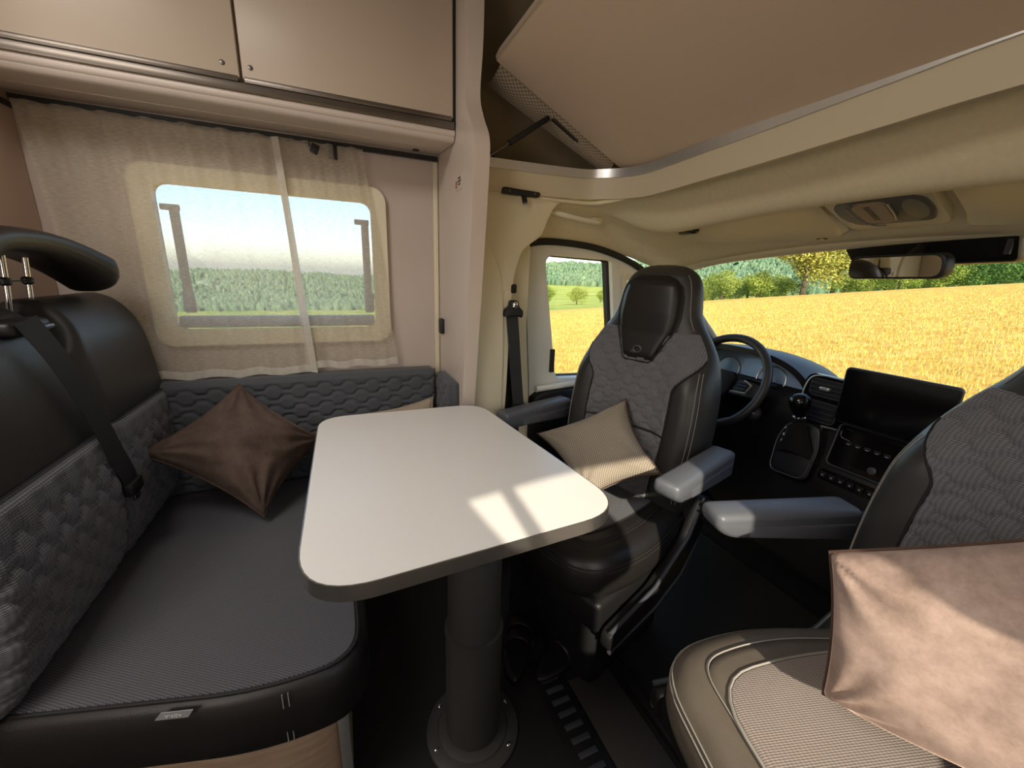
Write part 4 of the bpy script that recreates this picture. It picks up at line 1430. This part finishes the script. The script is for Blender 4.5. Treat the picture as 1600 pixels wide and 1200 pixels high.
tube('cylinder', [(0.535, 1.316, 1.623), (0.665, 1.316, 1.712)], .0085, M['black'], gs, n=12)
plate('bracket', roundpoly([(0.545, 1.306), (0.545, 1.318), (0.77, 1.318), (0.77, 1.306)], .004), -0.006, 0.040, lambda u, v, w: lidpt(1 - u + .08, v, w), M['darkmetal'], gs)
lathe('ball_joint', [(.007, 0), (.007, .014)], (0.664, 1.322, 1.711), (0, -1, 0), M['black'], gs, 12)
lathe('ball_joint', [(.007, 0), (.007, .014)], (0.453, 1.325, 1.567), (0, -1, 0), M['black'], gs, 12)

# ------------------------------------------------------------------ fittings on the driver side
lb = thing('blind_latch', 'black latch bracket with a bolt on the cover panel', 'latch', (0.59, 1.33, 1.46))
plate('bar', roundpoly([(0.520, 1.498), (0.520, 1.478), (0.655, 1.476), (0.660, 1.494)], .009), 1.322, 1.346, XZ, M['black'], lb, bevel=.004)
tube('peg', [(0.600, 1.335, 1.484), (0.600, 1.318, 1.452)], .0085, M['black'], lb, n=12)
lathe('bolt', [(.0085, 0), (.0085, .004), (.004, .005)], (0.600, 1.318, 1.452), (0, -.45, -.9), M['chrome'], lb, 14)
for x in (0.545, 0.636):
    lathe('rivet', [(.004, 0), (.003, .002)], (x, 1.322, 1.487), (0, -1, 0), M['darkmetal'], lb, 10)

gh = thing('grab_handle', 'beige recessed grab handle above the driver door', 'handle', (0.85, 1.40, 1.43))
tube('grip', catmull([(0.735, 1.405, 1.452), (0.765, 1.372, 1.440), (0.85, 1.366, 1.428), (0.925, 1.372, 1.424), (0.955, 1.400, 1.428)], 5), .013, M['plastic'], gh, n=10, flat=.8)
box('hinge_cover', (0.725, 1.385, 1.440), (0.768, 1.420, 1.470), M['plastic'], gh, bevel=.006)
box('hinge_cover', (0.915, 1.385, 1.420), (0.965, 1.420, 1.446), M['plastic'], gh, bevel=.006)

db = thing('driver_belt', 'black driver seat belt hanging from its pillar anchor', 'seat belt', (0.6, 1.37, 0.68))
band('strap', [tuple(p) for p in catmull([(0.572, 1.332, 1.085), (0.586, 1.336, 0.98), (0.603, 1.343, 0.85), (0.620, 1.350, 0.735)], 5)], 0.045, (1, 0, 0.1), M['belt'], db, .002)
an_ = plate('anchor', roundpoly([(0.540, 1.075), (0.545, 1.105), (0.560, 1.112), (0.562, 1.135), (0.592, 1.135), (0.594, 1.112), (0.612, 1.100), (0.610, 1.072), (0.590, 1.078), (0.560, 1.078)], .012), 1.318, 1.350, XZ, M['black'], db, bevel=.004)
lathe('anchor_bolt', [(.012, 0), (.012, .006), (.006, .009)], (0.577, 1.318, 1.120), (0, -1, 0), M['chrome'], an_, 12)
tube('upper_pin', [(0.586, 1.392, 1.13), (0.586, 1.392, 1.25)], .0018, M['rubber'], db, n=6)
box('height_button', (0.566, 1.345, 1.158), (0.594, 1.398, 1.190), M['black'], db, bevel=.005)
bu = box('tongue_holder', (0.596, 1.338, 0.700), (0.653, 1.368, 0.738), M['black'], db, bevel=.007)
plate('metal_tongue', [(0.610, 0.640), (0.650, 0.640), (0.648, 0.704), (0.608, 0.704)], 1.350, 1.353, XZ, M['chrome'], bu, holes=[[(0.622, 0.680), (0.638, 0.680), (0.638, 0.694), (0.622, 0.694)], [(0.622, 0.652), (0.638, 0.652), (0.638, 0.664), (0.622, 0.664)]])


# ------------------------------------------------------------------ dashboard
def zhl(x, y):
    s = (x - 0.953) / 0.545
    return float(np.interp(s, front_prof[:, 0], front_prof[:, 1])) + 0.05 * max(0, 1 - ((y - .6) / .66) ** 2) * (1 - s * .75)


da = thing('dashboard', 'black dashboard with instrument hood, air vents and centre stack', 'dashboard', (1.7, 0.6, 0.0))
plate('body', roundpoly([(1.53, 0.05), (1.55, 0.55), (1.50, 0.74), (1.53, 0.84), (1.62, 0.875), (1.80, 0.875), (2.03, 0.82), (2.03, 0.05)], [.02, .05, .05, .04, .04, .06, .04, .02]), -0.27, 1.44, XZ, M['black'], da)


def hood(u, v):
    th = math.pi * u
    c, s_ = math.cos(th), math.sin(th)
    y = 1.105 + (0.285 - .03 * v) * math.copysign(abs(c) ** .8, c)
    z = 0.79 + (0.186 + .005 * v) * s_ ** .7
    x = 1.475 + 0.30 * v + .05 * (1 - s_)
    return (x, y, z - .05 * v * v)


grid('instrument_hood', hood, 48, 12, M['black'], da, thick=0.022, smooth=60)
cl_ = plate('instrument_panel', roundpoly([(0.85, 0.785), (1.36, 0.785), (1.32, 0.91), (1.22, 0.955), (0.99, 0.955), (0.88, 0.91)], .04), 1.540, 1.550, lambda u, v, w: (w + .25 * (v - .78), u, v), M['cluster'], da)
for y in (1.005, 1.205):
    tube('gauge_ring', [(1.536 + .25 * (.858 + .052 * math.sin(a) - .78), y + .058 * math.cos(a), .858 + .052 * math.sin(a)) for a in np.linspace(0, 2 * math.pi, 28)[:-1]], .003, M['alu'], cl_, n=6, closed=True)

# centre stack
plate('centre_stack', roundpoly([(1.40, 0.25), (1.425, 0.60), (1.475, 0.74), (1.495, 0.92), (1.56, 0.93), (1.60, 0.25)], [.03, .05, .05, .03, .03, .02]), 0.36, 0.845, XZ, M['black'], da, bevel=.012)
stackx = lambda z: float(np.interp(z, [.60, .74, .92], [1.425, 1.475, 1.495]))


def on_stack(y0, y1, z0, z1, name, m, parent, off, th, r=.01):
    return plate(name, rrect(y0, y1, z0, z1, r), 0, th, lambda u, v, w: (stackx(v) - off - w, u, v), m, parent)


vent_bezel = on_stack(0.695, 0.835, 0.765, 0.935, 'vent_bezel', M['blackgloss'], da, .002, .010, .03)
tube('bezel_chrome', [(stackx(z) - .014, y, z) for y, z in catmull([(0.70, .772), (0.79, .768), (0.824, .782), (0.832, .86), (0.822, .915), (0.79, .932), (0.72, .932)], 5)], .0028, M['alu'], vent_bezel, n=6)
for z0, z1 in ((0.778, 0.848), (0.862, 0.922)):
    av = on_stack(0.712, 0.815, z0, z1, 'air_vent', M['black'], da, .010, .004, .014)
    tube('vent_rim', [(stackx(v) - .016, u, v) for u, v in rrect(0.714, 0.813, z0 + .002, z1 - .002, .014, 4)], .0018, M['grey_plastic'], av, n=5, closed=True)
    for k in range(3):
        zz = z0 + (z1 - z0) * (k + 1) / 4
        box('vent_slat', (stackx(zz) - .026, 0.718, zz - .0012), (stackx(zz) - .012, 0.809, zz + .0012), M['grey_plastic'], av)
zz = 0.893
box('vent_tab', (stackx(zz) - .032, 0.748, zz - .006), (stackx(zz) - .014, 0.778, zz + .006), M['alu'], da, bevel=.003)
rp = on_stack(0.475, 0.690, 0.668, 0.795, 'control_panel', M['blackgloss'], da, .002, .012, .015)
tube('panel_frame', [(stackx(v) - .014, u, v) for u, v in rrect(0.472, 0.694, 0.664, 0.799, .016, 4)], .003, M['grey_plastic'], rp, n=6, closed=True)
tube('chrome_bracket', [(stackx(v) - .017, u, v) for u, v in catmull([(0.655, .785), (0.675, .785), (0.683, .778), (0.683, .762), (0.676, .755), (0.655, .752)], 4)], .0022, M['chrome'], rp, n=6)
for k in range(7):
    y = 0.655 - k * .025
    box('button', (stackx(.742) - .020, y - .009, .734), (stackx(.742) - .012, y + .009, .750), M['black'], rp, bevel=.002)
    box('button_mark', (stackx(.742) - .0205, y - .004, .741), (stackx(.742) - .0195, y + .004, .7425), M['white'], rp)
lathe('start_ring', [(.013, 0), (.013, .004), (.010, .005)], (stackx(.69) - .010, .575, .690), (-1, 0, .3), M['grey_plastic'], rp, 16)
sr = on_stack(0.50, 0.700, 0.612, 0.642, 'switch_row', M['blackgloss'], da, .001, .008, .008)
for k in range(7):
    y = 0.685 - k * .026
    box('switch', (stackx(.627) - .016, y - .010, .617), (stackx(.627) - .008, y + .010, .637), M['black'], sr, bevel=.002)
    box('switch_mark', (stackx(.627) - .0165, y - .003, .624), (stackx(.627) - .0155, y + .003, .630), M['tag'], sr)

# floating display
dsp = thing('tablet_display', 'wide dark touch display standing proud of the centre stack', 'display', (1.46, 0.57, 0.81))
Rt = Matrix.Rotation(math.radians(12), 3, 'Y')
plate('housing', rrect(0.440, 0.702, 0.810, 0.985, .012), 1.432, 1.448, YZ, M['black'], dsp, bevel=.004)
plate('screen', rrect(0.446, 0.696, 0.816, 0.979, .008), 1.4300, 1.4325, YZ, M['blackgloss'], dsp)
box('mount', (1.446, 0.52, 0.83), (1.50, 0.62, 0.92), M['black'], dsp, bevel=.006)

# gear lever
gl = thing('gear_lever', 'gloss black gear lever with leather gaiter on the centre stack', 'gear lever', (1.40, 0.78, 0.56))
fr_ = plate('gate_frame', roundpoly([(0.715, .585), (0.845, .575), (0.855, .70), (0.835, .765), (0.735, .775), (0.712, .70)], .03), 1.395, 1.440, lambda u, v, w: (w + .25 * (v - .60), u, v), M['black'], gl, bevel=.006)
tube('gate_trim', [(1.392 + .25 * (v - .60), u, v) for u, v in roundpoly([(0.722, .592), (0.838, .582), (0.848, .70), (0.829, .758), (0.741, .768), (0.720, .70)], .03, 4)], .0025, M['grey_plastic'], fr_, n=6, closed=True)
for k, ch in enumerate('PRND'):
    MWg = Matrix(((0, .24, -.97, 1.390 + .25 * (.735 - k * .022 - .60)), (-1, 0, 0, 0.832 - k * .002), (0, .97, .24, .735 - k * .022), (0, 0, 0, 1)))
    text('gate_print', ch, .013, M['white'], fr_, MWg)


def gaiter(u, v):
    th = 2 * math.pi * u
    r = .052 * (1 - v) ** 1.3 + .017 + .004 * math.cos(4 * th) * (1 - v)
    c0, c1 = np.array([1.425, .775, .640]), np.array([1.375, .768, .800])
    p = c0 + (c1 - c0) * v
    return (p[0] + r * .55 * math.cos(th) - .15 * r * math.sin(th), p[1] + r * .95 * math.sin(th), p[2] - r * .7 * math.cos(th) * (1 - v) * .7)


grid('gaiter', gaiter, 33, 14, M['leather_black'], gl)
lathe('collar', [(.018, 0), (.0195, .003), (.0195, .009), (.017, .011)], (1.3755, .768, .797), (-.25, 0, 1), M['chrome'], gl, 20)
lathe('knob', [(.015, 0), (.018, .010), (.026, .028), (.031, .046), (.031, .058), (.026, .070), (.015, .078), (.003, .080)], (1.373, .768, .806), (-.25, .02, 1), M['blackgloss'], gl, 24)

# steering wheel and column
sw = thing('steering_wheel', 'dark leather steering wheel with silver spoke switches', 'steering wheel', (1.40, 1.12, 0.845))
C0 = Vector((1.405, 1.115, 0.838))
nW = Vector((-.90, 0, .436)).normalized()
uW = Vector((0, 1, 0))
vW = nW.cross(uW)
if vW.z < 0:
    vW = -vW
wp = lambda a, b, h=0.0: tuple(C0 + uW * a + vW * b + nW * h)
tube('rim', [wp(.188 * math.cos(a), .188 * math.sin(a) * (1 if math.sin(a) > -.75 else .97)) for a in np.linspace(0, 2 * math.pi, 49)[:-1]], .0165, M['leather'], sw, n=14, closed=True)
hubp = plate('hub', roundpoly([(-.075, .045), (.075, .045), (.065, -.06), (0, -.085), (-.065, -.06)], .03), -.025, .022, lambda u, v, w: wp(u, v, w), M['black'], sw, bevel=.008)
for sg in (-1, 1):
    sp_ = plate('spoke', roundpoly([(sg * .060, .032), (sg * .178, .022), (sg * .176, -.032), (sg * .055, -.040)], .012), -.016, .008, lambda u, v, w: wp(u, v, w), M['black'], sw, bevel=.004)
    tube('spoke_trim', [wp(sg * .075, -.030, .011), wp(sg * .135, -.024, .011), wp(sg * .145, .012, .011), wp(sg * .110, .024, .011)], .0042, M['alu'], sp_, n=6)
    for b in (.014, 0, -.014):
        tube('spoke_button', [wp(sg * .092, b, .011), wp(sg * .128, b + .002, .011)], .0045, M['grey_plastic'], sp_, n=6)
tube('lower_spoke', [wp(-.035, -.075), wp(-.05, -.180)], .012, M['black'], sw, n=8)
tube('lower_spoke', [wp(.035, -.075), wp(.05, -.180)], .012, M['black'], sw, n=8)
cm = thing('steering_column', 'black steering column cover with ignition barrel and stalks', 'steering column', (1.5, 1.1, 0.75))
tube('cover', [tuple(C0 - nW * .03), tuple(C0 - nW * .10), tuple(C0 - nW * .17)], [.050, .068, .075], M['black'], cm, n=20)
ig = lathe('ignition_barrel', [(.030, 0), (.034, .02), (.030, .05), (.022, .055)], (1.475, .985, .735), (-.8, -.35, .2), M['black'], cm, 20)
lathe('ignition_ring', [(.014, 0), (.014, .003), (.009, .004)], (1.430, .966, .746), (-.8, -.35, .2), M['alu'], ig, 20)
box('key_slot', (1.424, .955, .7450), (1.428, .973, .7490), M['white'], ig)
tube('stalk', [(1.47, 1.05, .858), (1.462, .955, .862), (1.455, .905, .862)], [.008, .009, .012], M['black'], cm, n=10)
tube('stalk', [(1.47, 1.18, .858), (1.462, 1.275, .862), (1.455, 1.325, .862)], [.008, .009, .012], M['black'], cm, n=10)
tube('brake_lever', [(1.35, .93, .30), (1.25, .93, .42), (1.18, .93, .50)], [.012, .012, .016], M['black'], cm, n=10)

# ------------------------------------------------------------------ cab roof fittings
for k, (y0, y1, lab) in enumerate(((0.775, 1.30, 'beige sun visor folded up on the driver side, with a black clip'), (-0.10, 0.505, 'beige sun visor folded up in front of the passenger seat'))):
    sv_ = thing('sun_visor', lab, 'sun visor', (1.3, (y0 + y1) / 2, 1.37), group='sun visors')

    def vf(u, v, y0=y0, y1=y1):
        a = abs(2 * u - 1)
        cut = .05 * max(0, (a - .8) / .2) ** 2
        x = 1.185 + cut + (0.245 - 2 * cut) * v
        y = y0 + (y1 - y0) * u
        return (x, y, min(zhl(1.20, y), 1.475) - .024 - .064 * v - .008 * (abs(2 * v - 1) ** 4))
    grid('panel', vf, 30, 14, M['plastic'], sv_, thick=.018, smooth=50)
    yc_ = y1 - .10 if k == 0 else y0 + .1
    cx = thing_ = None
    if k == 0:
        cp = box('clip', (1.168, 1.135, vf(.7, 0)[2] - .030), (1.205, 1.205, vf(.7, 0)[2] - .006), M['blackgloss'], sv_, bevel=.008, seg=3)
        box('clip_tongue', (1.172, 1.15, vf(.7, 0)[2] - .012), (1.19, 1.185, vf(.7, 0)[2] + .012), M['black'], cp, bevel=.004)
    yk = y0 + .06 if k == 0 else y1 - .13
    lathe('pull_ring', [(.014, 0), (.014, .004), (.006, .005)], (1.395, yk, vf((yk - y0) / (y1 - y0), .86)[2] - .020), (0, 0, -1), M['darkmetal'] if k == 0 else M['lampgrey'], sv_, 16)
    if k == 1:
        box('label_plate', (1.19, -.06, vf(.1, .05)[2] - .021), (1.26, .045, vf(.1, .05)[2] - .0185), M['beige_cloth'], sv_, bevel=.001)

dc = thing('dome_light', 'grey dome light unit in a beige console above the windscreen', 'dome light', (1.29, 0.62, 1.40))


def con(u, v, off):
    return (1.195 + .200 * v, 0.535 + .225 * u, zhl(1.20, .62) + .006 - .070 * v - off)


plate('console', roundpoly([(0, 0), (1, 0), (1.0, 1), (0.02, 1)], [.12, .12, .16, .16]), -.02, .024, lambda u, v, w: con(u, v, w), M['plastic'], dc)
ln = plate('lens', roundpoly([(.06, .30), (.30, .17), (.72, .17), (.93, .30), (.95, .62), (.84, .84), (.12, .84), (.05, .60)], .1), .020, .028, lambda u, v, w: con(u, v, w), M['lampgrey'], dc)
plate('map_lamp', [(.20 + .10 * math.cos(a), .52 + .22 * math.sin(a)) for a in np.linspace(0, 2 * math.pi, 20)[:-1]], .027, .031, lambda u, v, w: con(u, v, w), M['lamplens'], ln)
kp = plate('switch_block', roundpoly([(.40, .28), (.72, .26), (.70, .72), (.42, .74)], .08), .026, .036, lambda u, v, w: con(u, v, w), M['beige_cloth'], dc)
for k in range(7):
    v0 = .30 + .05 * k
    plate('grille_slot', [(.54, v0), (.60, v0), (.60, v0 + .022), (.54, v0 + .022)], .0355, .0368, lambda u, v, w: con(u, v, w), M['black'], kp)
tube('chrome_edge', [con(u, v, .034) for u, v in catmull([(.78, .30), (.76, .55), (.68, .78), (.55, .82)], 4)], .0022, M['alu'], dc, n=6)
tube('chrome_edge', [con(u, v, .034) for u, v in catmull([(.37, .30), (.39, .55), (.42, .70)], 4)], .0022, M['alu'], dc, n=6)

mr = thing('rear_view_mirror', 'black framed interior rear-view mirror below the windscreen header', 'mirror', (1.40, 0.635, 1.24))
Rm = Matrix.Rotation(math.radians(-8), 4, 'Z') @ Matrix.Rotation(math.radians(-4), 4, 'Y')
mt = lambda u, v, w: tuple(Vector((1.40, 0.637, 1.279)) + Rm @ Vector((w, u, v + .06 * -u * 0)))
plate('shell', roundpoly([(-.116, -.030), (.116, -.034), (.116, .030), (-.112, .034)], .026), -.006, .030, mt, M['black'], mr, bevel=.006)
plate('mirror_glass', roundpoly([(-.109, -.024), (.109, -.028), (.109, .024), (-.105, .028)], .022), -.009, -.0055, mt, M['mirror'], mr)
tube('stem', [(1.42, .63, 1.29), (1.455, .63, 1.315), (1.50, .63, 1.335)], [.012, .010, .014], M['black'], mr, n=10)
sh_ = thing('sensor_housing', 'black sensor housing on the windscreen behind the mirror', 'sensor housing', (1.53, 0.64, 1.30))
plate('cover', roundpoly([(0.452, 1.296), (0.80, 1.282), (0.825, 1.345), (0.452, 1.366)], .014), 1.500, 1.555, lambda u, v, w: (w + .6 * (1.33 - v), u, v), M['black'], sh_, bevel=.008)
box('end_grille', (1.49, 0.462, 1.312), (1.50, 0.472, 1.350), M['grey_plastic'], sh_)

# ------------------------------------------------------------------ floor details
gr = thing('floor_grate', 'black slotted rail let into the floor beside the table foot', 'floor grate', (0.525, 0.6, 0))
box('frame', (0.478, 0.36, 0.0005), (0.573, 0.90, 0.006), M['black'], gr, bevel=.002)
for k in range(14):
    y = 0.385 + k * .036
    box('slat', (0.498, y, 0.0055), (0.553, y + .016, 0.011), M['grey_plastic'], gr, bevel=.002)
bd = tag(box('floor_board', (0.578, 0.36, 0.0005), (0.722, 0.80, 0.007), M['mat'], bevel=.002), 'smooth grey floor strip between grate and cab step', 'floor strip')
tag(box('trim_8', (0.736, 0.20, 0.0005), (0.756, 0.82, 0.030), M['black'], bevel=.006), 'black edge strip at the step into the cab', 'trim', kind='structure')


def sandal(loc, rot, label):
    s = thing('sandal', label, 'shoe', loc, rot, 'black sandals on the floor', local=True)
    outl = [(.125 * math.cos(a) * (1 if math.cos(a) > 0 else 1), (.046 - .010 * math.cos(a + 2.6)) * math.sin(a)) for a in np.linspace(0, 2 * math.pi, 28)[:-1]]
    cushion('sole', outl, [(.004, .001), (0, .006), (0, .022), (.004, .026)], M['black'], s)
    for x0, h in ((.055, .055), (-.005, .060)):
        grid('strap', lambda u, v, x0=x0, h=h: (x0 + .034 * (v - .5), .046 * math.cos(math.pi * u), .020 + h * math.sin(math.pi * u) ** .8), 14, 4, M['leather_black'], s, thick=.003)
    box('buckle', (-.012, -.052, .030), (.006, -.040, .046), M['darkmetal'], s, bevel=.003)
    return s


sandal((0.475, 0.955, 0.0), math.radians(60), 'black strapped sandal lying beside the table foot')
sandal((0.600, 0.872, 0.0), math.radians(20), 'black strapped sandal lying at the end of the grey floor strip')
pb = tag(mobj('paper_scrap', [(1.30, .660, .003), (1.33, .650, .012), (1.36, .668, .004), (1.335, .690, .010), (1.31, .685, .002)], [(0, 1, 3, 4), (1, 2, 3)], M['white'], None, 0), 'small white scrap of paper on the dark cab floor', 'paper')
